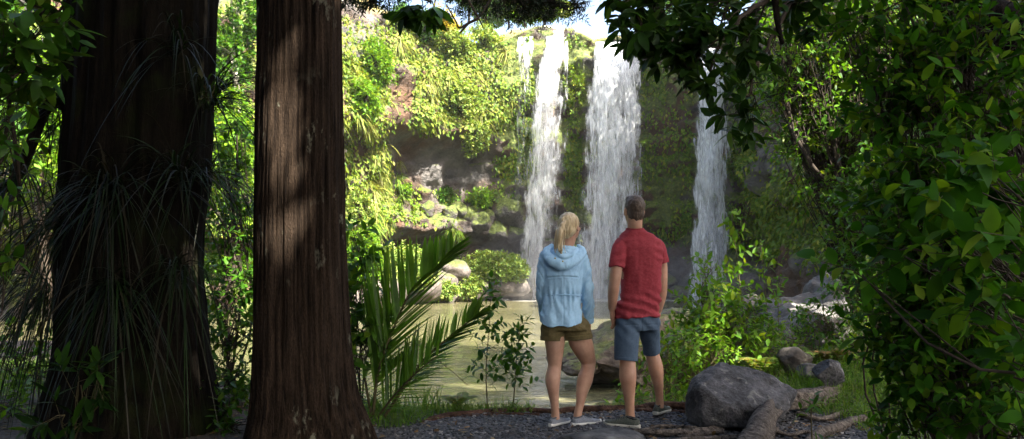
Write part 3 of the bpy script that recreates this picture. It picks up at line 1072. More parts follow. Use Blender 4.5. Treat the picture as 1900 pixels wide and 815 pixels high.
cliff_shrub(838, 195, 52, 38, L_PALE, 'round pale green shrub growing out of the middle of the sunlit cliff', 420, .36, 1)
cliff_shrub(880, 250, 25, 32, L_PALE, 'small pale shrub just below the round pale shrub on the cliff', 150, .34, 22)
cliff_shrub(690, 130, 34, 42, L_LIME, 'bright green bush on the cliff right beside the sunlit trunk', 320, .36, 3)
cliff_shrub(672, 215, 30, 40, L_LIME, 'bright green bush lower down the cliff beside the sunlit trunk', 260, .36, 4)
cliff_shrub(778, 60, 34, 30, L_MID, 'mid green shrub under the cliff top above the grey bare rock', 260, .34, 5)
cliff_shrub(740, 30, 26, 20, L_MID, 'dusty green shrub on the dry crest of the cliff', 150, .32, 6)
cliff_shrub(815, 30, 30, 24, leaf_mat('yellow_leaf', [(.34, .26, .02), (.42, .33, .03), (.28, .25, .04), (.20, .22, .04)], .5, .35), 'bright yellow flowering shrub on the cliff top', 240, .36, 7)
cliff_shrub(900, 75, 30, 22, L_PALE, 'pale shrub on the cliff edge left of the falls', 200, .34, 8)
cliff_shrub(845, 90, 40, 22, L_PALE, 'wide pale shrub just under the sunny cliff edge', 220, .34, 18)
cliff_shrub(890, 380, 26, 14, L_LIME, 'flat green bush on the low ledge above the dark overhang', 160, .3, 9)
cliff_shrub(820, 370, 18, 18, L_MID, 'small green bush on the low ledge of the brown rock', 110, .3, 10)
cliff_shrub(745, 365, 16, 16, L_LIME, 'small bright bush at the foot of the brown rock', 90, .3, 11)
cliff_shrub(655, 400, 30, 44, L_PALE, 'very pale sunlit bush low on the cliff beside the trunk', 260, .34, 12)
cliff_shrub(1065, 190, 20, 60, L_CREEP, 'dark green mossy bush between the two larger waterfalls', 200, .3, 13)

# boulders and bushes at the foot of the cliff
def rock(name, label, c, size, mat, seed, sub=5, planes=14, rough=.10, group=None, rot=0., cut=.62, cuts=()):
    v, f = ico(sub)
    v = v.copy()
    r = np.random.default_rng(seed)
    for q in range(planes + len(cuts)):
        n_ = nrmz(r.normal(0, 1, 3)); d = r.uniform(cut, .95)
        if q >= planes:
            n_ = nrmz(np.array(cuts[q - planes][0], float)); d = cuts[q - planes][1]
        e = v @ n_ - d
        v = v - np.maximum(e, 0)[:, None] * n_ * .96
    v = v * (1 + rough * fbm(v * 1.7 + seed, 4, seed)[:, None] + rough * .5 * np.abs(fbm(v * 5 + seed, 3, seed + 3))[:, None])
    v = v * np.asarray(size)
    ca, sa = math.cos(rot), math.sin(rot)
    v = np.stack([v[:, 0] * ca - v[:, 1] * sa, v[:, 0] * sa + v[:, 1] * ca, v[:, 2]], 1)
    mb = MB().add(v + np.asarray(c, float), None, f)
    return tag(mb.build(name, mat, loc=c), label, 'rock', group)


R_GREY = rock_mat('grey_rock', (.03, .03, .033), (.15, .145, .14), 1.6, rust=None, spots=(.30, .30, .27))
R_FAR = rock_mat('wet_far_rock', (.035, .033, .035), (.15, .125, .11), .5, moss=(.07, .09, .015), moss_lo=.42, bdist=.3)
R_MOSS = rock_mat('mossy_brown_rock', (.05, .04, .033), (.20, .155, .12), 1.1, moss=(.075, .085, .012), moss_lo=.36, bdist=.12)
R_PALE = rock_mat('pale_slab_rock', (.035, .033, .032), (.19, .18, .17), .8, spots=(.42, .40, .37), bdist=.15)
r2 = np.random.default_rng(5)
for px, py, s in [(700, 535, 2.2), (745, 520, 2.6), (792, 515, 2.2), (835, 498, 1.8), (855, 520, 1.9), (880, 530, 1.6), (935, 522, 2.6), (965, 540, 1.8), (1010, 545, 1.3), (660, 540, 2.), (815, 540, 1.4),
                  (1215, 545, 1.7), (1245, 548, 1.3), (1268, 540, 1.5), (1360, 540, 2.2), (1400, 530, 2.), (1225, 520, 1.6), (1035, 552, 1.2), (1200, 556, 1.0)]:
    j = np.argmin(np.abs(upx - px)); D = cc[j, 1] - 3.2
    rock('boulder', 'wet boulder fallen at the foot of the cliff by the pool edge', P(px, py, D) - np.array([0, 0, .3]), np.array([1.3, 1.1, .8]) * s * r2.uniform(.6, .9), R_FAR, int(px), 4, group='boulders at the foot of the cliff')
for px, py, s, rx in [(868, 402, 1., 0), (890, 412, 1.1, 0), (905, 408, .9, 0), (945, 395, 1.8, 0), (955, 425, 1.3, 0), (850, 392, .9, 0), (790, 395, .9, 0), (925, 425, 1.1, 0), (835, 400, .8, 0), (880, 395, .8, 0)]:
    p, n_ = cliff_point(px, py)
    rock('rock_block', 'brown rock block jutting from the cliff above the dark overhang', p + n_ * .2, np.array([1.1, 1., 1.1]) * s * .8, m_cliff, int(px), 4, group='rock blocks above the overhang')


def mound(name, label, px, py, D, rx, rz_, lmat, n, L=.3, seed=0, cat='bush'):
    R = np.array([rx / FOC * D, rx / FOC * D * .6, rz_ / FOC * D])
    c = P(px, py, D)
    bl = [(c, R, n)] + [(c + np.array([s * R[0] * .55, -.2, -R[2] * .2]), R * .55, n // 3) for s in (-1, 1)]
    plant(name, label, cat, (c[0], c[1], c[2] - R[2]), bl, L, L * .55, lmat, 8, 'far', .35, .06, seed=seed, r_tw=.012, upb=.5, shell=3, stems=False, br=False)


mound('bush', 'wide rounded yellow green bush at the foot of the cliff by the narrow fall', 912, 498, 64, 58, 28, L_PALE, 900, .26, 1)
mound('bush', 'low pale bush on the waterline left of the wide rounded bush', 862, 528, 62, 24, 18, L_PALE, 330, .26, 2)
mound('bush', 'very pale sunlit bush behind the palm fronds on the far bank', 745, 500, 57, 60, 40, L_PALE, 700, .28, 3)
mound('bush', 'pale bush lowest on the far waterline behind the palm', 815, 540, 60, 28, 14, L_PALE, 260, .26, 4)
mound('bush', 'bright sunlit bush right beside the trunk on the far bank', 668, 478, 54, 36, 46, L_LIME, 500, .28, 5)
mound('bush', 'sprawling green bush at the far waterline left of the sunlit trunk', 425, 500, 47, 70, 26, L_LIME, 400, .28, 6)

# far trees: on the left bank and on the plateau
def far_tree(label, px, pyt, pyb, D, w_, lmat, seed, n=420, L=.42, group=None, bark=None):
    base = P(px, pyb, D); h = (pyb - pyt) / FOC * D; R = w_ / FOC * D / 2
    r = np.random.default_rng(seed)
    root = thing('tree', base, label, 'tree', group)
    tb = MB(); tp = sway(base, base + np.array([r.normal(0, .5), 0, h * .9]), 14, .03, seed)
    tube(tb, tp, np.linspace(max(.12, h * .022), .05, 14), 8)
    lb = MB()
    for q in range(7):
        t = r.uniform(.3, 1.)
        c = base + np.array([r.normal(0, R * .55), r.normal(0, R * .5), h * (.25 + .65 * t)])
        tube(tb, sway(tp[int(4 + t * 8)], c, 6, .08, seed + q), np.linspace(.09, .03, 6), 5)
        RR = np.array([R * .6, R * .55, h * .17]) * r.uniform(.7, 1.2)
        m = n // 7
        u = rnd_unit(m) * rng.uniform(.3, 1, (m, 1)) ** .4
        o = c + u * RR * (1 + .3 * fbm(u * 2 + q, 2, seed)[:, None])
        twig_leaves(lb, None, o, nrmz(u + rng.normal(0, .4, (m, 3)) + UP * .2), RR.mean() * rng.uniform(.25, .5, m), 8, L, L * .5, 'far', .01)
    tb.build('trunk', bark or B_TWIG, root); lb.build('crown', lmat, root)
    return root


W_BARK = plain_mat('pale_bark', (.22, .19, .15), (.45, .41, .35), 8., .8)
far_tree('bright sunlit tree on the far bank between the two big trunks', 432, 190, 520, 44, 130, L_LIME, 1, 900)
far_tree('bushy sunlit tree on the far bank partly behind the shaggy trunk', 345, 230, 540, 42, 130, L_LIME, 2, 700)
far_tree('tall pale stemmed tree high on the bank between the two big trunks', 418, -60, 330, 49, 150, L_MID, 3, 500, bark=W_BARK)
far_tree('sunny tree on the far bank seen through the strap leaves left of the shaggy trunk', 90, 120, 560, 36, 190, L_LIME, 4, 800)
far_tree('tall sunny tree at the far left edge of the bank', -20, -80, 560, 33, 240, L_MID, 5, 800)
far_tree('leafy tree behind the shaggy trunk on the far bank', 210, 20, 540, 40, 200, L_MID, 6, 500)
for i, (px, t, b_, D, w_, lm, lb_) in enumerate([
        (925, -25, 50, 88, 70, L_MID, 'light green tree on the plateau above the sunny cliff edge'),
        (985, -30, 46, 92, 75, L_LIME, 'yellow green tree on the plateau left of the narrow waterfall lip'),
        (870, -60, 45, 86, 80, L_MID, 'tree on the plateau behind the yellow flowering shrub'),
        (1035, 0, 40, 96, 50, L_PALE, 'small pale tree on the plateau behind the narrow waterfall lip'),
        (800, -70, 30, 84, 60, L_LIME, 'tall light tree standing on the cliff crest'),
        (945, 0, 52, 84, 60, L_LIME, 'low bushy tree on the sunny cliff edge left of the falls'),
        (975, 5, 50, 85, 56, L_MID, 'low dark green tree on the plateau behind the thin veil of water'),
        (905, -5, 55, 82, 60, L_MID, 'low tree on the plateau nearest the yellow flowering shrub'),
        (1010, 8, 48, 90, 46, L_LIME, 'small round tree on the plateau right above the narrow waterfall'),
        (1260, -40, 90, 90, 110, L_MID, 'tree on the plateau behind the overhanging leafy branch')]):
    far_tree(lb_, px, t, b_, D, w_, lm, 40 + i, 420, .5)

# dry grass on the crest and along the lip
p, nn, px, py = sample(5000, lambda px, py, nn: np.clip(.9 * B(px, py, 640, 745, 0, 100) + .5 * B(px, py, 740, 960, 20, 90), 0, 1))
mb = MB(); blades(mb, p, nrmz(UP + .8 * nn + rng.normal(0, .4, (len(p), 3))), rng.uniform(.3, .8, len(p)), .05, .7, 3)
tag(mb.build('dry_grass', L_DRY), 'dry pinkish grass on the cliff crest', 'grass', kind='stuff')
q = top.reshape(-1, 3); q = q[rng.integers(0, len(q), 16000)]; q = q[(proj(q)[0] > 600) & (proj(q)[0] < 1400)] 
q = q + rng.normal(0, .12, q.shape) * np.array([1, 1, 0])
mb = MB(); blades(mb, q, nrmz(UP + rng.normal(0, .35, (len(q), 3))), rng.uniform(.15, .5, len(q)), .05, .5, 3)
tag(mb.build('grass', leaf_mat('straw_grass', [(.30, .26, .07), (.24, .24, .05), (.36, .30, .12), (.16, .2, .04)], .7, .3)), 'yellow grass growing along the lip of the falls', 'grass', kind='stuff')

# unseen trees added along the rim to throw shadow over the last waterfalls
RIM = 'unseen trees added along the rim to shade the falls'
for i, s in enumerate(np.linspace(1392, 1500, 6)):
    j = np.argmin(np.abs(upx - s))
    b0 = cliff[j, NV + 6]
    px_, py_ = proj(b0[None])
    D_ = b0[1]
    far_tree('unseen tree added on the rim above the mossy buttress to shade the falls', float(px_[0]), float(py_[0]) - 11.5 / D_ * FOC, float(py_[0]), D_, 9. / D_ * FOC, L_MID, 80 + i, 420, .62, RIM)
# ------------------------------------------------------------------ the two big trunks and the shade they cast
def trunk(mb, pts, rad, nth, npt, furrow, seed, lobes=7, flare=None, deep=.05):
    pts = smooth_path(np.column_stack([pts, rad]), npt)
    rad = pts[:, 3]; pts = pts[:, :3]
    th = np.linspace(0, 2 * np.pi, nth, endpoint=False)
    T, Zz = np.meshgrid(th, pts[:, 2])
    q = np.stack([np.cos(T) * furrow, np.sin(T) * furrow, Zz * .55], -1)
    n = fbm(q, 4, seed, .6)
    ridg = 1 - np.abs(vnoise(q * 1.35 + .3 * n[..., None], seed + 9))
    d = 1 + deep * (ridg - .55) * 1.6 + deep * .5 * n
    d = d + .05 * np.sin(T * 3 + Zz * .4 + seed) + .03 * np.sin(T * 5 - Zz * .7)
    if flare is not None:
        d = d + flare * np.exp(-np.maximum(Zz, -.2) / .28) * (.5 + .8 * np.maximum(0, np.sin(T * lobes / 2. + seed)))
    tube(mb, pts, rad, nth, True, None, d)


def sun_hole(p):
    """leaves cut from the crowns along sun rays, so the sun reaches the furrowed trunk, the grass at the far side and spots of the shrubs"""
    def at(y0):
        return p - SUN[None] * ((p[:, 1] - y0) / SUN[1])[:, None]
    q = at(5.42)
    n = vnoise(np.stack([q[:, 0] * 5 + q[:, 2] * 2.5, q[:, 2] * 2.2 - q[:, 0] * 2, q[:, 0] * 0], -1), 77)
    k = (q[:, 0] > -1.80) & (q[:, 0] < -1.27 - .10 * np.abs(q[:, 2] - 2.1)) & (q[:, 2] > 1.2) & (q[:, 2] < 2.95) & (n > -.62)
    q = p - SUN[None] * (p[:, 2:3] / SUN[2])                      # on the ground
    n = vnoise(q * np.array([.9, .9, 0]) + 5., 78)
    k |= (q[:, 0] > -9) & (q[:, 0] < -4.0) & (q[:, 1] > 7.2) & (q[:, 1] < 14) & (n > -.5)
    k |= (q[:, 0] > -4.0) & (q[:, 0] < -1.9) & (q[:, 1] > 7.6) & (q[:, 1] < 10) & (n > .0)
    k |= (q[:, 0] > 1.4) & (q[:, 0] < 4.6) & (q[:, 1] > 8.0) & (q[:, 1] < 10.5) & (n > .0)
    q = at(13.)
    n = vnoise(q * np.array([.8, 0, .8]), 79)
    k |= (q[:, 0] > 3.) & (q[:, 0] < 7) & (q[:, 2] > .2) & (q[:, 2] < 6) & (n > -.65)
    q = p - SUN[None] * ((p[:, 2:3] - WZ) / SUN[2])
    k |= (q[:, 1] > 27 + 2 * vnoise(q * .3, 4)) & (q[:, 1] < 60) & (q[:, 0] < 4.5)
    q = at(6.6)
    n = vnoise(q * np.array([2.2, 0, 2.2]) + 3., 81)
    k |= (q[:, 0] > -1.25) & (q[:, 0] < -.25) & (q[:, 2] > .45) & (q[:, 2] < 1.7) & (n > .0)
    q = at(5.74)
    k &= ~((q[:, 0] > -3.7) & (q[:, 0] < -2.1) & (q[:, 2] > -.3) & (q[:, 2] < 5.2))
    return k


def in_view(p, m=.02):
    y = np.maximum(p[:, 1], .05)
    return (np.abs(p[:, 0] / y) < .633 + m) & ((p[:, 2] - CAMZ) / y < .333 + m) & (p[:, 1] > 0)


def crown(mb, tb, hub, blobs, L, seed, dens=1.):
    r = np.random.default_rng(seed)
    for c, R, n in blobs:
        c = np.asarray(c, float); R = np.asarray(R, float)
        tube(tb, sway(hub, c, 8, .06, seed), np.linspace(.16, .04, 8), 6)
        u = rnd_unit(n) * rng.uniform(.05, 1, (n, 1)) ** .45
        o = c + u * R * (1 + .25 * fbm(u * 2 + seed, 2, seed)[:, None])
        o = o[~in_view(o, .12)]
        d = nrmz(rng.normal(0, 1, (len(o), 3)) + u[:len(o)] * .4)
        k = 8
        tl = rng.uniform(.5, 1.1, len(o))
        lb = MB()
        twig_leaves(lb, None, o, d, tl, k, L, L * .55, 'far', .01)
        v = lb.v[0].reshape(-1, 4, 3)
        ctr = v.mean(1)
        keep = ~sun_hole(ctr) & ~in_view(ctr, .03)
        v = v[keep]
        i = np.arange(len(v))[:, None] * 4
        mb.add(v.reshape(-1, 3), None, np.concatenate([i + np.array([0, 1, 2]), i + np.array([0, 2, 3])]))


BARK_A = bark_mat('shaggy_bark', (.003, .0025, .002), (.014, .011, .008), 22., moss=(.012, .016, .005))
BARK_B = bark_mat('furrowed_bark', (.005, .0036, .0028), (.050, .034, .0235), 30., (1, 1, .07), lichen=(.20, .20, .15), bump=1.)

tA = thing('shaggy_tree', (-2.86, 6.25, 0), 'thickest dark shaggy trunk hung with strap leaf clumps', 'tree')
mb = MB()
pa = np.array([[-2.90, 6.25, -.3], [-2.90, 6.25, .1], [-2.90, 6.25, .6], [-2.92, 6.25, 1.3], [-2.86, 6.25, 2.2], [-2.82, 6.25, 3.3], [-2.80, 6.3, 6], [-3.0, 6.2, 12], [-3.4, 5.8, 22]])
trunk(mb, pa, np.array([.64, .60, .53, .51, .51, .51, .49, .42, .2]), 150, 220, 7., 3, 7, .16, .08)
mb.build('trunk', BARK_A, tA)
tB = thing('furrowed_tree', (-1.46, 5.72, 0), 'straight reddish brown trunk with deep furrows and a sunlit patch', 'tree')
mb = MB()
pb = np.array([[-1.46, 5.72, -.35], [-1.46, 5.72, 0], [-1.48, 5.72, .3], [-1.495, 5.72, .75], [-1.50, 5.72, 1.5], [-1.495, 5.72, 2.4], [-1.49, 5.72, 3.3], [-1.5, 5.7, 7], [-1.2, 5.4, 13], [-.9, 5, 20]])
trunk(mb, pb, np.array([.45, .395, .345, .32, .305, .29, .28, .27, .22, .12]), 220, 280, 11., 8, 6, .13, .05)
mb.build('trunk', BARK_B, tB)

mb, tb = MB(), MB()
crown(mb, tb, (-3.2, 6, 14), [((-3, 4, 17), (4, 4, 3.5), 200), ((-6, 7, 19), (4, 4, 4), 200), ((-1, 9, 20), (3, 3, 3), 120)], .62, 5)
mb.build('crown', L_CANOPY, tA); tb.build('limb', BARK_A, tA)
mb, tb = MB(), MB()
crown(mb, tb, (-1.3, 5.5, 11), [((0, 3, 14), (4, 4, 3), 200), ((1.5, 6, 17), (4, 4, 3), 200), ((2.5, -1, 9), (3, 3, 2.), 160), ((1.2, 1.7, 9.3), (1.5, 1.4, 1.3), 200), ((0.2, 2.4, 8.4), (1.2, 1.2, 1.), 120)], .55, 15)  # last two lobes added out of view to shade the shaggy trunk
mb.build('crown', L_CANOPY, tB); tb.build('limb', BARK_B, tB)

# ------------------------------------------------------------------ overhanging leafy branches
def branch_part(name, tree, ctrl, r0, r1, sprays, L, W, lmat, k=7, tw=.13, seed=0, kind='near', rosette=.35, sub=4, up=-.1, droopd=.0, sm=None):
    """a bough (part) with its leaves (sub-part); sprays: (point, radii, n twigs)"""
    sb, lb = MB(), MB()
    pts = smooth_path(ctrl, 24)
    pts[1:-1] += .02 * rng.normal(0, 1, (22, 3)) * np.linalg.norm(pts[-1] - pts[0]) * .3
    tube(sb, pts, np.linspace(r0, r1, 24), 7)
    for q, (c, R, n) in enumerate(sprays):
        c = np.asarray(c, float); R = np.asarray(R, float) * np.ones(3)
        j = np.argmin(np.linalg.norm(pts - c, axis=1)); j = max(2, j - 4)
        st = sway(pts[j], c, 8, .08, seed * 13 + q)
        tube(sb, st, np.linspace(max(r1 * 1.2, .006), .003, 8), 5)
        u = rnd_unit(n) * rng.uniform(0, 1, (n, 1)) ** .45
        o = c + u * R
        src = st[rng.integers(3, 8, n)]
        m_ = src + (o - src) * .5 + rng.normal(0, .02, (n, 3))
        segs(sb, src, m_, .0032, .0024, 4); segs(sb, m_, o, .0024, .0018, 4)
        d = nrmz(u * .6 + rng.normal(0, .35, (n, 3)) + UP * up + np.array([-.25, 0, 0]))
        twig_leaves(lb, sb, o, d, tw * rng.uniform(.6, 1.2, n), k, L, W, kind, .0018, rosette)
    b = sb.build(name, sm or B_TWIG, tree)
    lb.build('foliage', lmat, b)
    return b


# the leaning tree outside the picture on the side of the leafy thicket: its limb and boughs reach in
tC = thing('leaning_tree', (4.6, 4.2, .2), 'leaning tree whose dark limb and glossy leafy boughs hang over the thicket and the falls', 'tree')
mb = MB()
pc = np.array([[4.7, 3.9, -.3], [4.5, 4.0, .9], [3.9, 4.3, 2.2], [P(1840, 45, 5)[0], 5, P(1840, 45, 5)[2]], [2.55, 5.3, 3.35], [1.6, 5.2, 4.1]])
trunk(mb, pc, np.array([.24, .2, .17, .14, .12, .09]), 40, 70, 4., 4, 5, None, .06)
mb.build('trunk', BARK_A, tC)
mb, tb = MB(), MB()
crown(mb, tb, (4.6, 3.9, 6), [((7, -4, 10), (4, 4, 3), 330), ((4.5, -5.5, 8.5), (3.5, 3.5, 2.6), 300), ((10, -1, 12), (4, 4, 3.5), 330), ((6, 1, 9.5), (3, 3, 2.4), 220), ((9, -8, 12), (4, 4, 3.5), 320)], .5, 25)
mb.build('crown', L_CANOPY, tC); tb.build('limb', BARK_A, tC)
for i, (x, y, h, bl) in enumerate([(-6.5, -2.5, 12, [((-5.5, -2, 3.5), (2.6, 2.6, 2.6), 320), ((-7.5, .5, 5), (2.6, 2.4, 3.5), 320), ((-4.5, -3.5, 6.5), (3, 2.6, 2.6), 300), ((-8.5, 3.5, 6), (2.2, 2.4, 3.5), 260), ((-3.2, -2, 3), (2, 1.5, 3), 300), ((-2.4, -3, 5.5), (2., 2., 2.5), 300), ((-4, 0, 8), (2.4, 2.4, 2), 260), ((-1.6, -1.8, 2.8), (1.7, 1., 2.4), 280), ((-2., .8, 6.4), (2., 1.6, 1.2), 260)]), (13, 7, 22, [((13, 6, 18), (5, 5, 5), 420), ((10, 3, 16), (4, 4, 4), 300), ((15, 10, 21), (4, 4, 4), 300)]),
                                   (17, 15, 26, [((17, 14, 22), (5, 5, 5), 420), ((14, 11, 24), (4, 4, 4), 300), ((20, 17, 25), (5, 5, 4), 340), ((18, 19, 22), (4, 4, 4), 260)]),
                                   (12, -6, 20, [((12, -6, 16), (5, 5, 5), 420), ((14, -2, 18), (4, 4, 4), 320), ((8, -9, 13), (4, 4, 4), 320)]),
                                   (19, 4, 27, [((18, 4, 24), (5, 5, 5), 420), ((14, 1, 22), (4, 4, 4), 320), ((21, 9, 26), (5, 5, 4), 320)])]):
    tr_ = thing('unseen_shade_tree', (x, y, float(ground_z(x, y))), 'unseen forest tree added round the path and thicket to block sun and sky', 'tree', 'unseen trees added round the path for shade')  # trees out of view, added to shade the path, trunks and near water
    mb = MB(); trunk(mb, np.array([[x, y, -.3], [x, y, 2], [x + .2, y, 9], [x, y, h - 3.]]), np.array([.5, .42, .34, .12]) * (h / 22), 40, 60, 4., 30 + i, 6, .1, .05)
    mb.build('trunk', BARK_A, tr_)
    mb, tb = MB(), MB(); crown(mb, tb, (x, y, h * .55), bl, .7, 50 + i)
    mb.build('crown', L_CANOPY, tr_); tb.build('limb', BARK_A, tr_)
def S(px, py, D, rx, n, rd=None):
    R = rx / FOC * D
    return (P(px, py, D), (R, rd or R, R * .75), n)
branch_part('branch', tC, [P(1700, -70, 5.2), P(1560, -30, 5.), P(1400, -20, 4.8), P(1240, -5, 4.6), P(1150, 10, 4.5)], .03, .006,
            [S(1160, 8, 4.5, 26, 9), S(1185, 55, 4.5, 30, 9), S(1215, 20, 4.6, 36, 16), S(1255, 75, 4.6, 38, 16), S(1285, 20, 4.7, 40, 13), S(1330, 4, 4.8, 36, 6), S(1240, 110, 4.6, 24, 6)], .125, .052, L_GLOSS, 8, .11, 21)
branch_part('branch', tC, [P(1640, -70, 4.8), P(1480, -30, 4.6), P(1380, 30, 4.5), P(1330, 90, 4.5), P(1315, 150, 4.5)], .022, .005,
            [S(1345, 45, 4.5, 30, 5), S(1300, 95, 4.5, 30, 7), S(1318, 165, 4.5, 18, 5), S(1385, 80, 4.6, 24, 4), S(1390, 25, 4.6, 36, 7), S(1280, 125, 4.5, 20, 4)], .125, .052, L_GLOSS, 8, .11, 22)
branch_part('branch', tC, [P(1700, -80, 5), P(1560, -50, 4.8), P(1460, 20, 4.7), P(1410, 110, 4.6), P(1385, 185, 4.6)], .022, .005,
            [S(1445, 20, 4.7, 46, 8), S(1425, 100, 4.7, 22, 3), S(1385, 165, 4.6, 22, 6), S(1370, 215, 4.6, 18, 4), S(1400, 225, 4.6, 18, 4), S(1500, 10, 4.8, 40, 12)], .12, .05, L_GLOSS, 8, .11, 23)
mb = MB()
tube(mb, smooth_path([P(1436, -40, 4.5), P(1440, 20, 4.5), P(1446, 60, 4.5), P(1452, 82, 4.5)], 12), np.linspace(.022, .012, 12), 7)
mb.build('dead_stub', BARK_A, tC)

# low boughs of the furrowed tree over the cliff top
branch_part('branch', tB, [(-1.3, 5.6, 5.0), P(680, -110, 5.3), P(740, -60, 5.1), P(785, -8, 5.), P(800, 8, 5.)], .02, .004,
            [S(752, 8, 5., 14, 3), S(785, 14, 5., 16, 3), S(803, 2, 5., 16, 3)], .15, .062, L_GLOSS, 6, .05, 31, rosette=.7, up=-.7)
L_NEEDLE = leaf_mat('dark_needle_leaf', [(.006, .014, .008), (.010, .024, .010), (.016, .034, .012)], .6, .15)
branch_part('branch', tB, [(-1.3, 5.8, 6.4), P(700, -260, 7.), P(820, -120, 7.4), P(900, -30, 7.6), P(1000, 6, 7.8), P(1080, 12, 7.9)], .05, .008,
            [S(905, 5, 7.6, 42, 60), S(950, 0, 7.7, 45, 90), S(990, 14, 7.8, 36, 80), S(1030, 10, 7.8, 34, 70), S(1075, 10, 7.9, 26, 40), S(860, -8, 7.6, 40, 60), S(1010, -20, 7.8, 60, 80)], .045, .012, L_NEEDLE, 16, .16, 33, 'far', 0., up=.1)
mb = MB()
for a in ([P(850, -40, 6.), P(872, 6, 6.), P(888, 34, 6.), P(897, 52, 6.)], [P(930, -30, 6.), P(905, 8, 6.), P(888, 34, 6.)], [P(888, 34, 6.), P(868, 44, 6.), P(852, 52, 6.), P(846, 40, 6.), P(828, 8, 6.)], [P(868, 44, 6.), P(858, 56, 6.), P(853, 62, 6.)]):
    tube(mb, smooth_path(a, 12), np.linspace(.012, .004, 12), 6)
mb.build('dead_twig', B_TWIG, tB)
branch_part('branch', tB, [(-1.4, 5.9, 5.6), P(660, -160, 6.2), P(690, -60, 6.4), P(700, -10, 6.5)], .02, .005,
            [S(660, -6, 6.5, 26, 30), S(715, -4, 6.5, 24, 30), S(690, 4, 6.5, 12, 8)], .05, .016, L_NEEDLE, 14, .12, 35, 'far', 0.)

# ------------------------------------------------------------------ strap leaf clumps on the shaggy trunk
def epiphyte(p, out, n, L, W, label, seed, spread=.75, up=.55, droop=(.55, 1.5), hang=0, mat=None):
    r = np.random.default_rng(seed)
    root = thing('strap_leaf_clump', p, label, 'plant', 'strap leaf clumps on the shaggy trunk')
    out = nrmz(np.asarray(out, float))
    mb = MB()
    d = nrmz(out[None] * r.uniform(.3, 1., (n, 1)) + r.normal(0, spread, (n, 3)) + UP * r.uniform(up - .4, up + .5, (n, 1)))
    inw = d @ out < -.1
    d[inw] -= 2 * (d[inw] @ out)[:, None] * out
    blades(mb, np.asarray(p) + r.normal(0, .035, (n, 3)), d, L * r.uniform(.6, 1.15, n), W * r.uniform(.7, 1.2, n), r.uniform(*droop, n), 9, fold=.35)
    if hang:
        d = nrmz(out[None] * r.uniform(.2, .7, (hang, 1)) + r.normal(0, .35, (hang, 3)) - UP * .8)
        blades(mb, np.asarray(p) + r.normal(0, .06, (hang, 3)), d, L * r.uniform(.6, 1., hang), W * .8, r.uniform(.2, .6, hang), 7, fold=.3)
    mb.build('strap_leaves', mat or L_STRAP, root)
    return root


def on_trunk(px, py):
    """a point on the front of the shaggy trunk"""
    return P(px, py, 5.74)
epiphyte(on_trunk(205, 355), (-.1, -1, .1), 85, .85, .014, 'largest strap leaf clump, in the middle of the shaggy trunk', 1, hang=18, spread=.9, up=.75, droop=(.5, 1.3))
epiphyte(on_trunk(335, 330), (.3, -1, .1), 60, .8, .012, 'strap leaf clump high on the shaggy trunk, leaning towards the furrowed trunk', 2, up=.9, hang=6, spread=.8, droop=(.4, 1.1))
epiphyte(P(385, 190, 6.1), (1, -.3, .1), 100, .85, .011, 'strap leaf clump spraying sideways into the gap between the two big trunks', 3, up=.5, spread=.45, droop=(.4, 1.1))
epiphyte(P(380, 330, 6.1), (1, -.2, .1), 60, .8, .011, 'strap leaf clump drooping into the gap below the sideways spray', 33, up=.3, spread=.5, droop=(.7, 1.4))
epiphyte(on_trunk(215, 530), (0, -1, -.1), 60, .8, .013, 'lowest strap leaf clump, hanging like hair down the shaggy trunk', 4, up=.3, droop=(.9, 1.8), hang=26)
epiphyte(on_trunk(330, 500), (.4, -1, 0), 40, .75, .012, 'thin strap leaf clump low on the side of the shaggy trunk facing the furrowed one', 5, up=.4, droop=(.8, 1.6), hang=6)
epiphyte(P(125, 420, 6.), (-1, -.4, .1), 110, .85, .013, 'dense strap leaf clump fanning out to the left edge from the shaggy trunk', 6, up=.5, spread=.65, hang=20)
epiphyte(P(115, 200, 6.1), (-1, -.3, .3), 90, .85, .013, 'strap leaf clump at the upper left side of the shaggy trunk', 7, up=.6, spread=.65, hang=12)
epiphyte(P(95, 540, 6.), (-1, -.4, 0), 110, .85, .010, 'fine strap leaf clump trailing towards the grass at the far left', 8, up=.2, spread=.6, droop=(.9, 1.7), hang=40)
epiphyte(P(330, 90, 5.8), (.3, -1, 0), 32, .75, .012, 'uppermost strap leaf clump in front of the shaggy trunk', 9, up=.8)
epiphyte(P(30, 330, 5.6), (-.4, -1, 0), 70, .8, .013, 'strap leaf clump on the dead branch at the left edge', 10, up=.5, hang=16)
mb = MB()
tube(mb, smooth_path([P(150, 130, 6.2), P(120, 70, 6.2), P(75, 20, 6.2), P(30, -30, 6.2)], 14), np.linspace(.06, .035, 14) * (1 + .15 * rng.normal(0, 1, 14)), 8)
tube(mb, smooth_path([P(110, 60, 6.2), P(118, 130, 6.1), P(112, 200, 6.1)], 12), np.linspace(.03, .015, 12), 7)
tube(mb, smooth_path([P(150, 215, 6.2), P(90, 195, 6.1), P(30, 330, 5.9), P(-60, 380, 5.8)], 14), np.linspace(.05, .03, 14), 8)
mb.build('dead_branch', BARK_A, tA)

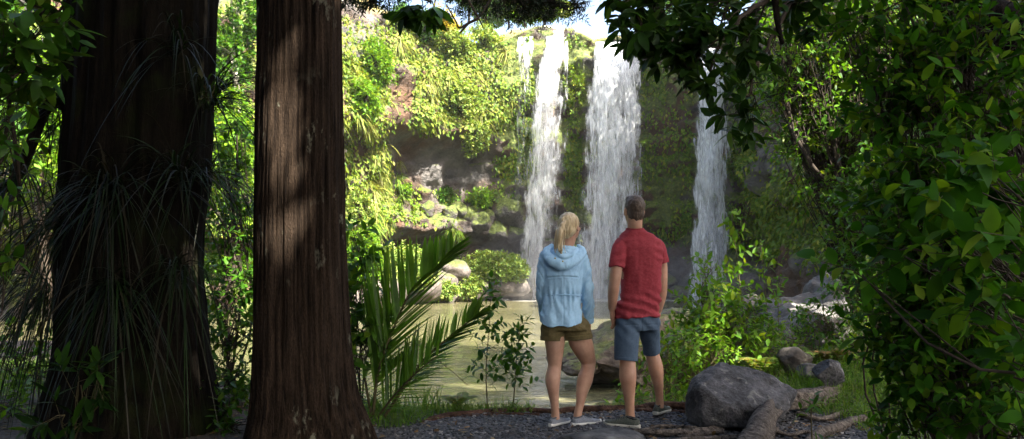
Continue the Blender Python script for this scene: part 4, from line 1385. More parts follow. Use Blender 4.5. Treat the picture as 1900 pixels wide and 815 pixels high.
# ------------------------------------------------------------------ leafy plants round the trunks
G = lambda px, D: np.array([(px - 950) / FOC * D, D, float(ground_z((px - 950) / FOC * D, D))])
plant('leafy_shrub', 'upright leafy shrub filling the gap between the two big trunks', 'shrub', G(425, 7.6),
      [S(420, 330, 7.6, 40, 26), S(440, 250, 7.6, 34, 16), S(425, 420, 7.5, 48, 44), S(430, 520, 7.4, 50, 55), S(435, 610, 7.3, 50, 55), S(430, 700, 7.2, 52, 60), S(440, 770, 7.1, 44, 46)], .085, .042, L_MID, 7, 'near', .16, .013, seed=3, rosette=.1)
plant('leafy_shrub', 'dark leafy shrub on the waterside of the furrowed trunk, under the palm', 'shrub', G(672, 6.9),
      [S(672, 470, 6.8, 24, 9), S(668, 540, 6.8, 34, 20), S(680, 600, 6.7, 34, 22), S(672, 650, 6.7, 30, 18), S(655, 430, 6.9, 16, 6)], .12, .055, L_MID, 6, 'near', .14, .008, seed=4)
plant('leafy_sapling', 'small sapling with long glossy leaves at the foot of the shaggy trunk', 'sapling', G(135, 5.5),
      [S(150, 715, 5.3, 26, 5), S(120, 770, 5.3, 22, 5), S(185, 700, 5.3, 14, 3)], .2, .055, L_GLOSS, 6, 'near', .12, .007, seed=5, rosette=.5, smat=B_STEM)
plant('leafy_shrub', 'broad leaved shrub hanging in at the top left corner', 'shrub', (-5.2, 5.2, 0.0),
      [S(30, 40, 5., 44, 14), S(60, 120, 5., 40, 12), S(20, 200, 5., 36, 10), S(120, 10, 5.2, 30, 6)], .17, .075, L_MID, 6, 'near', .2, .02, seed=6)
plant('leafy_shrub', 'leafy sprig at the left edge beside the strap leaves', 'shrub', (-4.2, 4.6, 0.),
      [S(10, 390, 4.6, 22, 4), S(20, 250, 4.6, 24, 5), S(5, 470, 4.6, 20, 4)], .12, .05, L_MID, 5, 'near', .12, .008, seed=7)
plant('low_shrub', 'low leafy shrub in the sunny grass left of the shaggy trunk', 'shrub', G(30, 7.5),
      [S(25, 650, 7.4, 60, 40), S(80, 690, 7.3, 44, 26), S(20, 770, 6.5, 60, 40)], .09, .04, L_LIME, 6, 'near', .16, .008, seed=8)
plant('low_shrub', 'small dark shrub between the feet of the two big trunks', 'shrub', G(400, 6.3),
      [S(400, 760, 6.2, 40, 24), S(440, 790, 6., 30, 20)], .08, .036, L_MID, 6, 'near', .14, .007, seed=9)


def sapling(name, label, px0, D, path, L, W, lmat, seed, n=20, k=5, tw=.16, group=None, r=.006, br_up=.5):
    """an upright stem with short leafy side twigs; path: (px,py) from foot to tip"""
    base = G(px0, D)
    pts = [base] + [P(a, b, D + .02 * i) for i, (a, b) in enumerate(path)]
    pts = smooth_path(pts, 30)
    root = thing(name, base, label, 'sapling', group)
    sb, lb = MB(), MB()
    tube(sb, pts, np.linspace(r, r * .35, 30), 6)
    j = np.linspace(6, 28, n).astype(int)
    a = np.arange(n) * 2.4
    d = nrmz(np.stack([np.cos(a), np.sin(a), np.full(n, br_up)], 1) + rng.normal(0, .15, (n, 3)))
    tl = tw * np.linspace(1.25, .45, n) * rng.uniform(.7, 1.2, n)
    twig_leaves(lb, sb, pts[j], d, tl, k, L, W, 'near', .0022, .1)
    twig_leaves(lb, sb, pts[-1:], UP[None], np.array([.05]), 6, L * .8, W * .8, 'near', .002)
    sb.build('stem', B_STEM, root); lb.build('foliage', lmat, root)
    return root


sapling('leafy_sapling', 'tall thin sapling with dark oval leaves standing alone beside the woman, palm side', 905, 6.95, [(902, 690), (908, 600), (912, 525)], .09, .045, L_MID, 1, 22, 7, .22)
sapling('leafy_sapling', 'shorter bushy sapling right beside the woman, in front of the water', 952, 6.95, [(956, 700), (960, 650), (966, 598)], .09, .045, L_MID, 2, 22, 7, .2)
sapling('leafy_sapling', 'tallest thin sapling with yellowing leaves in front of the last waterfall', 1392, 9.2, [(1385, 640), (1372, 520), (1358, 400)], .115, .05, L_LIME, 3, 24, 6, .3, r=.01)
sapling('leafy_sapling', 'slim sapling crossing in front of the mossy rock wall beside the tallest one', 1445, 9.4, [(1430, 640), (1418, 520), (1412, 455)], .105, .045, L_LIME, 4, 18, 5, .24, r=.008)
sapling('leafy_sapling', 'bare lower stemmed sapling near the pale slab', 1455, 9.6, [(1447, 640), (1444, 560), (1450, 520)], .09, .04, L_LIME, 41, 10, 4, .2, r=.008)
plant('leafy_shrub', 'bright lime green shrub beside the man in front of the rocky shore', 'shrub', G(1345, 8.6),
      [S(1305, 540, 8.6, 34, 18), S(1290, 575, 8.5, 36, 20), S(1335, 570, 8.6, 44, 30), S(1320, 500, 8.7, 22, 9), S(1370, 600, 8.5, 44, 30), S(1290, 620, 8.4, 40, 26), S(1400, 570, 8.7, 30, 14)], .10, .045, L_LIME, 7, 'near', .2, .009, seed=11, smat=B_STEM)
for i, (px, D, bl, lab, lm) in enumerate([
        (1230, 7.9, [S(1220, 680, 7.9, 34, 22), S(1250, 655, 7.9, 34, 24), S(1245, 720, 7.7, 40, 30)], 'low green shrub growing behind the man\'s legs', L_LIME),
        (1290, 8.2, [S(1290, 650, 8.2, 46, 34), S(1330, 660, 8.2, 44, 30), S(1270, 690, 8., 34, 26)], 'low bright shrub behind the big boulder, man\'s side', L_LIME),
        (1400, 8.6, [S(1380, 650, 8.7, 46, 34), S(1420, 645, 9., 36, 24), S(1400, 620, 8.8, 40, 20)], 'low mixed shrub between the big boulder and the pale slab', L_LIME),
        (1175, 8.2, [S(1200, 740, 7.4, 26, 14), S(1170, 745, 7.4, 20, 10)], 'small weedy plant on the bank edge behind the man', L_LIME),
        (1560, 9.5, [S(1530, 590, 9.5, 46, 40), S(1590, 560, 9.6, 60, 60), S(1570, 630, 9.2, 50, 40), S(1640, 600, 9.2, 60, 60)], 'dark bushy shrub growing over the pale slab', L_MID)]):
    plant('low_shrub', lab, 'shrub', G(px, D), bl, .075, .034, lm, 7, 'near', .18, .006, seed=60 + i, smat=B_STEM, upb=.4)

# ------------------------------------------------------------------ the palm
def palm():
    root = thing('palm', G(705, 6.75), 'young palm with stiff feathery fronds beside the furrowed trunk', 'palm')
    def frond(ctrl, Ll, n, wl, seed, up_side, lo_side, s0=.12, tipz=None, lmax=1.):
        r = np.random.default_rng(seed)
        pts = smooth_path(ctrl, 60)
        rb, lb = MB(), MB()
        tube(rb, pts, np.linspace(.014, .004, 60), 6, flat=.7)
        for side, (dv, L, f0) in enumerate((up_side, lo_side)):
            t = np.linspace(max(s0, f0), .99, n)
            p = np.stack([np.interp(t * 59, np.arange(60), pts[:, k]) for k in range(3)], 1)
            tg = nrmz(np.gradient(p, axis=0))
            dv = nrmz(dv)
            d = nrmz(dv[None] * (1 - .15 * t[:, None]) + tg * ((.06 + .22 * t[:, None]) if side == 0 else (.22 + .50 * t[:, None])) + r.normal(0, .04, (n, 3)))
            l = L * np.interp(t, [0, .15, .4, .6, .8, 1], [.7, 1., .92, .66, .45, .26] if side == 0 else [.6, .9, 1., .9, .62, .34]) * r.uniform(.92, 1.08, n)
            if side == 0 and tipz is not None:
                l = np.clip((tipz - p[:, 2]) / np.maximum(d[:, 2], .3), .2, lmax) * r.uniform(.93, 1.05, n)
            blades(lb, p, d, l, wl, r.uniform(.02, .10, n), 7, fold=.5)
        f = rb.build('frond', B_STEM, root)
        lb.build('leaflets', L_PALM, f)
    D = 6.6
    frond([P(692, 770, D), P(702, 690, D), P(728, 615, D - .03), P(765, 537, D - .06), P(806, 500, D - .1), P(838, 466, D - .14)], .90, 44, .048, 1, ((-.14, -.06, 1.), .74, .12), ((.75, -.15, .50), .62, .05), tipz=1.50, lmax=.95)
    frond([P(712, 775, D - .1), P(748, 722, D - .14), P(790, 664, D - .2), P(826, 632, D - .25), P(868, 598, D - .3), P(888, 582, D - .32)], .7, 40, .038, 2, ((.06, .15, 1.), .42, .1), ((.85, -.1, .28), .36, .2), tipz=.86, lmax=.5)
    frond([P(690, 775, D), P(680, 720, D + .1), P(668, 640, D + .2), P(660, 560, D + .35)], .6, 24, .024, 3, ((-.8, .3, .1), .55, .1), ((.8, -.2, .2), .5, .05))
    frond([P(700, 775, D - .05), P(735, 730, D - .3), P(775, 690, D - .55), P(812, 660, D - .7)], .5, 22, .024, 4, ((-.1, .25, .9), .5, .12), ((.7, .2, -.1), .35, .1))
palm()
mb = MB()
tube(mb, smooth_path([P(770, 680, 6.3), P(806, 668, 6.3), P(830, 682, 6.3), P(868, 715, 6.35)], 14), np.linspace(.006, .003, 14), 5)
t_ = thing('dry_stalk', P(770, 680, 6.3), 'thin arching dry stalk in front of the water beside the palm', 'stalk'); mb.build('stalk', B_STEM, t_)

R_BIG = rock_mat('dark_pitted_rock', (.010, .011, .013), (.115, .115, .125), 6., spots=(.20, .20, .18), bump=1., bdist=.04)
def PG(px, py, D=None, hh=.035):
    """a point hh above the ground along that line of sight"""
    d = (CAMZ - hh) * FOC / (py - HOR)
    for _ in range(4):
        d = (CAMZ - hh - float(ground_z((px - 950) / FOC * d, d))) * FOC / (py - HOR)
    return P(px, py, d)


# ------------------------------------------------------------------ rocks, roots, gravel
def RP(px, py, foot):
    """centre of a rock whose foot stands on the ground at the row 'foot'"""
    return P(px, py, PG(px, foot, 0, 0.)[1])
def RS(px, foot, a, b, c):
    k = PG(px, foot, 0, 0.)[1] / FOC
    return (a * k, b * k, c * k)
def hull_rock(name, label, pts, mat, cuts=9, amp=.02, seed=0):
    """a broken block: the convex hull of its corners, subdivided and weathered"""
    import bmesh
    pts = np.asarray(pts, float)
    c = pts.mean(0)
    bm = bmesh.new()
    for p in pts:
        bm.verts.new(p - c)
    r_ = bmesh.ops.convex_hull(bm, input=list(bm.verts))
    bmesh.ops.delete(bm, geom=[g for g in bm.verts if not g.link_faces], context='VERTS')
    bmesh.ops.bevel(bm, geom=list(bm.edges), offset=.014, segments=1, affect='EDGES', profile=.6)
    bmesh.ops.triangulate(bm, faces=list(bm.faces))
    for _ in range(4):
        long_ = [e for e in bm.edges if e.calc_length() > .035]
        if not long_:
            break
        bmesh.ops.subdivide_edges(bm, edges=long_, cuts=1, use_grid_fill=True)
        bmesh.ops.triangulate(bm, faces=[f for f in bm.faces if len(f.verts) > 3])
    bm.normal_update()
    v = np.array([x.co[:] for x in bm.verts]); n = np.array([x.normal[:] for x in bm.verts])
    bm.verts.index_update()
    f = np.array([[x.index for x in y.verts] for y in bm.faces])
    bm.free()
    q = v + c
    pits = np.minimum(0, vnoise(q * 26, seed) + .15)
    v = v + n * (amp * fbm(q * 5, 3, seed) + amp * .8 * fbm(q * 17, 3, seed + 1) + amp * .9 * pits)[:, None]
    mb = MB().add(v + c, None, f)
    return tag(mb.build(name, mat, loc=c), label, 'rock')


D_ = 6.25
hull_rock('boulder', 'largest grey boulder, beside the man at the edge of the gravel', [P(a, b_, D_ + e) for a, b_, e in (
    (1270, 786, -.08), (1302, 797, -.28), (1400, 797, -.30), (1452, 775, -.12), (1272, 722, -.05), (1286, 692, .0), (1338, 672, .08), (1388, 680, .12), (1432, 699, .10), (1478, 722, .06),
    (1300, 726, -.26), (1350, 752, -.32), (1424, 756, -.26), (1468, 752, -.08), (1290, 740, .5), (1400, 735, .55), (1470, 745, .45), (1340, 690, .38), (1420, 712, .36))], R_BIG, 9, .013, 4)
rock('rock', 'upright dark rock with a pale lichen disc behind the biggest boulder', RP(1478, 672, 697), RS(1478, 697, 38, 36, 30), rock_mat('dark_lichen_rock', (.018, .016, .014), (.075, .064, .055), 2.4, spots=(.30, .30, .22)), 12, 5, 16, .09, cut=.5)
rock('rock', 'tilted grey rock at the edge of the bright grass', RP(1538, 690, 709), RS(1538, 709, 36, 34, 28), R_BIG, 13, 5, 16, .12, None, .6, .5)
rock('rock', 'flat grey stone lying between the biggest boulder and the thick root', RP(1478, 712, 724), RS(1478, 724, 44, 40, 17), R_GREY, 14, 5, 10, .08, None, -.2)
rock('rock', 'small low stone beside the dark lichened rock', RP(1502, 688, 699), RS(1502, 699, 24, 20, 14), R_GREY, 15, 4, 10, .08)
rock('rock', 'flat half buried rock at the bottom edge below the couple\'s feet', P(1115, 818, 5.62) , (.34, .22, .085), R_GREY, 16, 6, 9, .08, None, .1)
rock('rock', 'dark rock half hidden behind the thicket leaves', RP(1648, 640, 662), RS(1648, 662, 30, 28, 40), R_GREY, 17, 4, 10, .1)
rock('rock', 'big mossy brown boulder at the waterline between the couple and the far shore', P(1150, 655, 17.6) + np.array([0, 0, -.05]), (1.45, 1.1, .95), R_MOSS, 23, 6, 14, .18, None, .0, .55, (((-.6, -.3, .75), .5),))
rock('rock', 'second mossy boulder just beyond the man, farther out in the water', P(1250, 634, 18.8), (1.1, 1., .85), R_MOSS, 24, 6, 14, .18, None, -.3)
rock('rock', 'low brown rock at the water edge of the mossy boulders', P(1085, 682, 17.), (.42, .4, .2), R_MOSS, 25, 5, 10, .14)
rock('rock', 'grey shore rock beyond the bright lime shrub', P(1262, 610, 20.), (.7, .8, .55), R_FAR, 26, 5, 10, .14)
rock('rock', 'long pale sloping slab of rock under the mossy wall', P(1500, 578, 14.5) - np.array([0, 0, .55]), (1.35, .95, .95), R_PALE, 27, 6, 14, .18, None, .2, .5)
rock('rock', 'pale rounded boulder at the low end of the sloping slab', P(1425, 605, 14.) - np.array([0, 0, .4]), (.6, .6, .7), R_PALE, 28, 5, 14, .18, cut=.5)
rock('rock', 'grey boulder lodged at the high end of the sloping slab', P(1548, 540, 14.8) - np.array([0, 0, .5]), (.55, .6, .85), R_PALE, 30, 5, 12, .14, None, .5)
for i, (px, py, D, s) in enumerate([(1350, 606, 19, .5), (1390, 600, 18, .5), (1320, 618, 18, .4), (1250, 640, 15, .35), (1310, 600, 22, .6), (1410, 570, 24, .6), (1460, 640, 11, .25)]):
    rock('shore_rock', 'grey brown rock in the jumble along the shore past the lime shrub', P(px, py, D) - np.array([0, 0, .5 * s]), np.array([1.2, 1., 1.2]) * s, R_FAR, 200 + i, 4, 10, .14, 'rocks in the jumble along the shore')

W_ROOT = bark_mat('grey_weathered_root', (.035, .029, .025), (.22, .19, .165), 26., (1, 1, 1), bump=1.)
W_RED = bark_mat('reddish_root', (.028, .016, .012), (.12, .07, .05), 14., (1, 1, 1), bump=.8)


def root_obj(label, paths, mat, flat=.8, ns=14):
    o = None
    base = np.asarray(paths[0][0][0], float)
    root = thing('tree_root', base, label, 'root')
    mb = MB()
    for ctrl, r0, r1 in paths:
        pts = smooth_path(ctrl, 60)
        s = np.linspace(0, 1, 60)
        pts[:, 0] += r0 * .3 * np.sin(s * 13 + base[0]); pts[:, 2] += r0 * .2 * np.sin(s * 9 + 1)
        q = np.stack([s * 9, s * 0, s * 0 + base[0]], -1)
        th = np.linspace(0, 2 * np.pi, ns, endpoint=False)
        T, SS = np.meshgrid(th, s)
        disp = 1 + .30 * fbm(np.stack([np.cos(T) * 2.2 + SS * 1.5, np.sin(T) * 2.2, SS * 6 + base[0]], -1), 4, 5) - .18 * np.abs(np.sin(T * 2.5 + SS * 5))
        rr = r0 + (r1 - r0) * s
        tube(mb, pts, rr, ns, True, flat, disp)
    mb.build('root_wood', mat, root)


root_obj('thickest grey root, bending in front of the largest boulder', [([PG(1605, 718, 0, .10), PG(1575, 722, 0, .11), PG(1520, 736, 0, .11), PG(1455, 742, 0, .13), PG(1425, 770, 0, .11), PG(1398, 812, 0, .08), PG(1368, 850, 0, .05)], .075, .095)], W_ROOT, .9, 20)
root_obj('long thin root lying on the gravel from the boulder to the flat rock', [([PG(1415, 792, 5.9), PG(1350, 790, 5.95), PG(1290, 800, 5.85), PG(1230, 805, 5.8), PG(1170, 800, 5.85)], .045, .024), ([PG(1290, 797, 5.9), PG(1240, 790, 6.), PG(1190, 798, 5.95)], .022, .012)], W_ROOT)
root_obj('root running along the bottom edge below the largest boulder', [([PG(1440, 800, 5.8), PG(1380, 808, 5.75), PG(1300, 816, 5.7), PG(1220, 822, 5.68)], .03, .02)], W_ROOT)
root_obj('thin twisting root beside the thickest one on the thicket side', [([PG(1478, 770, 0, .03), PG(1520, 776, 0, .035), PG(1560, 768, 0, .03), PG(1600, 760, 0, .02)], .03, .02)], W_ROOT)
root_obj('thinnest root tip poking from under the bend of the thickest root', [([PG(1430, 800, 0, .03), PG(1470, 806, 0, .03), PG(1500, 800, 0, .02)], .022, .014)], W_ROOT)
root_obj('short thin root forking over the gravel in front of the flat rock', [([PG(1340, 802, 0, .02), PG(1280, 809, 0, .025), PG(1235, 803, 0, .02), PG(1195, 810, 0, .01)], .022, .014)], W_ROOT)
root_obj('root crossing the shaded gravel under the thicket', [([PG(1600, 778, 6.), PG(1555, 790, 5.9), PG(1520, 806, 5.8), PG(1490, 830, 5.7)], .04, .045)], W_ROOT)
def PE(px, y, dz=.0):
    """on the ground at depth y"""
    x = (px - 950) / FOC * y
    return np.array([x, y, float(ground_z(x, y)) + dz])
root_obj('reddish root along the bank edge behind the couple\'s feet', [([PE(1300, 6.78, .0), PE(1235, 6.84, .015), PE(1180, 6.88, .01), PE(1120, 6.86, .015), PE(1060, 6.84, .01), PE(1000, 6.82, -.02)], .06, .035), ([PE(1290, 6.66, -.015), PE(1250, 6.7, .0), PE(1200, 6.74, .0), PE(1150, 6.76, -.02)], .035, .02)], W_RED)
root_obj('long low reddish root rimming the gravel between the palm and the woman', [([PE(1030, 6.84, .0), PE(985, 6.86, .015), PE(940, 6.84, .012), PE(890, 6.76, .01), PE(850, 6.66, .005), PE(800, 6.5, -.01), PE(770, 6.4, -.03)], .04, .035), ([PE(1000, 6.72, -.005), PE(930, 6.70, .0), PE(880, 6.62, -.005), PE(845, 6.52, -.02)], .028, .02)], W_RED, .7)

# loose gravel and leaf litter on the path
n = 9000
gx_ = rng.uniform(-1.3, 3.6, n); gy_ = rng.uniform(4.9, 7.0, n)
k = (gy_ < edge_y(gx_) - .05)
gx_, gy_ = gx_[k], gy_[k]
v, f = ico(1)
n = len(gx_)
sc = rng.uniform(.006, .017, (n, 1, 1)) * np.stack([rng.uniform(.8, 1.5, n), rng.uniform(.7, 1.2, n), rng.uniform(.4, .8, n)], 1)[:, None]
vv = v[None] * sc * (1 + rng.normal(0, .16, (n, len(v), 1)))
a = rng.uniform(0, 6.28, n); ca, sa = np.cos(a)[:, None], np.sin(a)[:, None]
vv = np.stack([vv[..., 0] * ca - vv[..., 1] * sa, vv[..., 0] * sa + vv[..., 1] * ca, vv[..., 2]], -1)
vv += np.stack([gx_, gy_, ground_z(gx_, gy_) + .004], 1)[:, None]
mb = MB(); mb.add(vv.reshape(-1, 3), None, (np.arange(n)[:, None, None] * len(v) + f[None]).reshape(-1, 3))
mg, N, Lk, out = mat_new('dark_gravel_stone')
g = N('NewGeometry'); rp = ramp(N, Lk, g.outputs['Random Per Island'], [(0., (.018, .019, .022)), (.6, (.06, .062, .07)), (.9, (.12, .12, .13)), (1., (.24, .23, .22))])
b = N('BsdfPrincipled', Roughness=.7); Lk(rp.outputs[0], b.inputs['Base Color']); Lk(b.outputs[0], out.inputs[0])
tag(mb.build('gravel', mg, smooth=False), 'dark loose gravel on the path', 'gravel', kind='stuff')
n = 2200
lx = rng.uniform(-5, 4.5, n); ly = rng.uniform(4.6, 7.2, n); kk = (ly < edge_y(lx) - .05) & ((lx > 1.) | (lx < -1.5) | (rng.uniform(0, 1, n) < .4))
lx, ly = lx[kk], ly[kk]; n = len(lx)
dd = rng.normal(0, 1, (n, 3)) * np.array([1, 1, .12])
mb = MB(); leaves(mb, np.stack([lx, ly, ground_z(lx, ly) + .018], 1), dd, UP + rng.normal(0, .3, (n, 3)), rng.uniform(.03, .08, n), rng.uniform(.015, .035, n), 'mid', .3)
tag(mb.build('fallen_leaves', leaf_mat('fallen_leaf', [(.05, .03, .015), (.11, .065, .03), (.17, .11, .05), (.22, .17, .10)], .7, .1)), 'dry brown leaves fallen on the path and forest floor', 'leaf litter', kind='stuff')


# ------------------------------------------------------------------ grass and ferns
def grass_patch(label, pts, h, w_, droop=.6, mat=None):
    n = len(pts)
    mb = MB()
    blades(mb, pts, nrmz(UP + rng.normal(0, .38, (n, 3))), h * rng.uniform(.5, 1.3, n), w_, droop * rng.uniform(.4, 1.4, n), 4)
    return tag(mb.build('grass', mat or L_GRASS), label, 'grass', kind='stuff')


def scatter(n, x0, x1, y0, y1, f=None):
    x = rng.uniform(x0, x1, n); y = rng.uniform(y0, y1, n)
    if f is not None:
        k = f(x, y); x, y = x[k], y[k]
    return np.stack([x, y, ground_z(x, y)], 1)


grass_patch('bright grass at the foot of the palm and the furrowed trunk', np.concatenate([scatter(4200, -1.75, -.45, 5.9, 7.4, lambda x, y: y > 6.05 + .55 * (x + 1.4) + .12 * np.sin(x * 9)), scatter(500, -.5, .2, 6.75, 7.1)]), .17, .006)
grass_patch('sunny grass on the bank beyond the shaggy trunk', scatter(9000, -8.5, -3.3, 7., 13.5), .26, .009)
grass_patch('grass and weeds on the bank behind the man and the big boulder', scatter(15000, 1.1, 6.2, 7.0, 13., lambda x, y: y < edge_y(x) + .5), .24, .008)
pt = scatter(6500, 2.2, 4.0, 6.0, 7.9, lambda x, y: ((x - 3.) / .75) ** 2 + ((y - 7.1) / .7) ** 2 < 1)
grass_patch('lush mound of long grass beside the tilted grey rock', pt + np.array([0, 0, .05]) * (1 - ((pt[:, :1] - 3.) / .75) ** 2 - ((pt[:, 1:2] - 7.1) / .7) ** 2), .30, .006, .9)
grass_patch('dark grass under the thicket', scatter(5000, 2.6, 5., 3.8, 6.2), .2, .006)
mb = MB()
pt = scatter(900, -1.2, -.6, 6.6, 7.0)
blades(mb, pt[:60], nrmz(UP + rng.normal(0, .3, (60, 3))), rng.uniform(.25, .45, 60), .012, .4, 6)
tag(mb.build('grass', L_GRASS), 'taller grass blades standing at the palm foot', 'grass', kind='stuff')


def fern(p, label, L=.5, n=9, seed=0, mat=None, group=None):
    r = np.random.default_rng(seed)
    root = thing('fern', p, label, 'fern', group)
    lb = MB(); sb = MB()
    for i in range(n):
        a = i * 6.28 / n + r.normal(0, .2)
        t = np.linspace(0, 1, 16)
        l = L * r.uniform(.7, 1.2)
        hor = np.array([math.cos(a), math.sin(a), 0])
        c = np.asarray(p)[None] + hor[None] * (l * .75 * t ** 1.1)[:, None] + UP[None] * (l * (1.05 * t - .75 * t ** 2))[:, None]
        tube(sb, c, np.linspace(.004, .0015, 16), 4)
        tg = nrmz(np.gradient(c, axis=0)); sd = nrmz(np.cross(tg, UP))
        for s in (-1, 1):
            w_ = l * .2 * np.sin(np.clip(t * 1.02 + .08, 0, 1) * np.pi) ** .8 + .01
            leaves(lb, c[2:], nrmz(s * sd + .35 * tg)[2:], np.cross(tg, sd)[2:] * -1 + UP * .3, w_[2:], .03 * l / .5, 'mid', .1, .2)
    sb.build('fern_stalk', B_STEM, root); lb.build('fern_leaflets', mat or L_FERN, root)


fern(G(1160, 7.2) + [0, 0, .05], 'green fern on the bank edge right behind the man\'s legs', .42, 10, 1)
fern(G(1500, 8.3), 'yellowing fern in front of the pale slab', .5, 10, 2)
fern(G(1545, 8.2), 'rusty tipped fern beside the long grass', .5, 9, 3, leaf_mat('rusty_fern', [(.20, .10, .03), (.14, .14, .03), (.26, .14, .05)], .6, .3))
fern(G(1415, 8.2), 'green fern between the boulder and the saplings', .5, 10, 4)
fern(G(1230, 7.6), 'fern with long fronds beside the low shrub behind the man', .5, 10, 5)
fern(G(850, 6.95) + [0, 0, .02], 'small yellow green fern at the rim of the gravel near the palm', .3, 8, 6)

# ------------------------------------------------------------------ the thicket on the dark side
plant('fine_leaved_tree', 'airy tree with small light leaves and bare dark twigs above the mossy wall', 'tree', G(1650, 13.5),
      [S(1560, 60, 13, 90, 130), S(1500, 150, 13, 90, 140), S(1470, 60, 13, 60, 70), S(1540, 250, 13, 90, 130), S(1490, 250, 13, 50, 30), S(1590, 330, 13, 70, 90), S(1640, 180, 13, 110, 150), S(1540, 370, 12.6, 50, 36), S(1455, 170, 13, 36, 24), S(1600, 430, 12.5, 70, 80), S(1640, 20, 13, 90, 110)],
      .13, .055, leaf_mat('fine_leaf', [(.035, .10, .008), (.06, .16, .010), (.10, .21, .014), (.045, .12, .010), (.16, .22, .02)], .45, .45), 8, 'mid', .4, .05, seed=71, stem_part='trunk', leaf_part='crown', r_tw=.006, out_d=.6)
plant('leafy_shrub', 'dark shrub with small leaves behind the broad leaved bush, over the slab', 'shrub', G(1680, 8.),
      [S(1620, 380, 8, 60, 60), S(1690, 300, 8, 80, 80), S(1650, 480, 8, 70, 70), S(1740, 420, 7.6, 80, 80), S(1600, 520, 8, 50, 44)], .085, .04, L_MID, 7, 'mid', .22, .016, seed=72)
L_NEAR = leaf_mat('near_dark_leaf', [(.012, .052, .003), (.025, .092, .005), (.042, .135, .007), (.016, .066, .004), (.075, .18, .010), (.13, .21, .014)], .6, .45, spec=.08)
plant('broadleaf_bush', 'dark broad leaved bush overhanging from the top of the thicket', 'bush', G(1880, 4.6),
      [S(1640, 20, 4.6, 70, 34), S(1730, 60, 4.5, 80, 44), S(1660, 130, 4.5, 60, 34), S(1790, 150, 4.3, 90, 50), S(1700, 200, 4.4, 60, 34), S(1860, 220, 4.2, 80, 44), S(1850, 60, 4.4, 80, 44), S(1580, 60, 4.8, 40, 14), S(1640, 210, 4.5, 36, 14)], .092, .046, L_NEAR, 6, 'near', .17, .010, seed=73)
plant('broadleaf_bush', 'dark broad leaved bush in the middle of the thicket', 'bush', G(1850, 4.4),
      [S(1690, 330, 4.2, 60, 34), S(1780, 300, 4., 80, 44), S(1720, 420, 4., 70, 44), S(1820, 400, 3.9, 80, 50), S(1640, 390, 4.3, 40, 16), S(1760, 500, 3.9, 80, 54), S(1880, 480, 3.8, 80, 50), S(1670, 480, 4.1, 44, 20)], .088, .046, L_NEAR, 6, 'near', .16, .009, seed=74)
plant('broadleaf_bush', 'dark leafy bush at the foot of the thicket beside the grass', 'bush', G(1800, 4.),
      [S(1700, 570, 3.9, 60, 40), S(1790, 590, 3.7, 80, 54), S(1690, 660, 3.9, 60, 40), S(1770, 690, 3.6, 80, 54), S(1870, 640, 3.5, 80, 50), S(1720, 760, 3.7, 60, 34), S(1850, 770, 3.4, 80, 50), S(1640, 610, 4.1, 36, 14)], .078, .039, L_NEAR, 6, 'near', .15, .008, seed=75)
plant('broadleaf_bush', 'nearest bush with the largest broad leaves at the right edge', 'bush', (2.35, 2.6, .3),
      [S(1800, 400, 2.9, 60, 9), S(1850, 330, 2.8, 60, 8), S(1690, 460, 3., 50, 5), S(1760, 360, 2.9, 50, 7), S(1880, 470, 2.7, 70, 9), S(1600, 510, 3.1, 24, 2), S(1880, 700, 2.7, 60, 8), S(1820, 560, 2.8, 50, 6)], .10, .058, L_NEAR, 6, 'near', .18, .008, seed=76, upn=.8, droop=.4)
sapling('leafy_sapling', 'small sprig with four pointed leaves in front of the thick root', 1510, 4.9, [(1505, 770), (1512, 748)], .10, .035, L_MID, 6, 4, 4, .08)
plant('low_shrub', 'pale leaf tips against the dark thicket', 'shrub', G(1655, 5.4), [S(1690, 320, 4.9, 26, 6), S(1625, 350, 5., 24, 5), S(1700, 140, 4.9, 30, 6)], .10, .04, L_LIME, 6, 'near', .1, .008, seed=78, upb=.9)
for i, (px, D, bl, lab, lm) in enumerate([
        (1480, 9.2, [S(1470, 630, 9.8, 44, 34), S(1510, 645, 9.6, 40, 30), S(1430, 650, 9.4, 36, 24)], 'low bright weed shrub between the lichened rock and the pale slab', L_LIME),
        (1590, 8.2, [S(1580, 660, 8.2, 50, 40), S(1620, 690, 7.6, 44, 30), S(1600, 630, 8.6, 44, 30)], 'low weed shrub under the thicket behind the long grass', L_LIME),
        (1340, 9.6, [S(1330, 620, 9.8, 50, 40), S(1390, 625, 9.8, 50, 40), S(1285, 645, 9.4, 40, 30)], 'low green shrub at the foot of the lime shrub, towards the shore rocks', L_MID)]):
    plant('low_shrub', lab, 'shrub', G(px, D), bl, .07, .03, lm, 7, 'near', .18, .006, seed=160 + i, smat=B_STEM, upb=.4)
# bank shrubs far behind the thicket close the view under the wall
plant('leafy_shrub', 'shadowy mass of shrub far back behind the thicket', 'shrub', G(1800, 11.),
      [S(1700, 350, 11, 120, 110), S(1800, 200, 11, 130, 110), S(1850, 450, 11, 140, 110), S(1750, 550, 10.5, 120, 100), S(1850, 50, 11, 120, 90), S(1900, 650, 9, 140, 90)], .16, .075, L_DARK, 7, 'mid', .4, .04, seed=79, r_tw=.006)
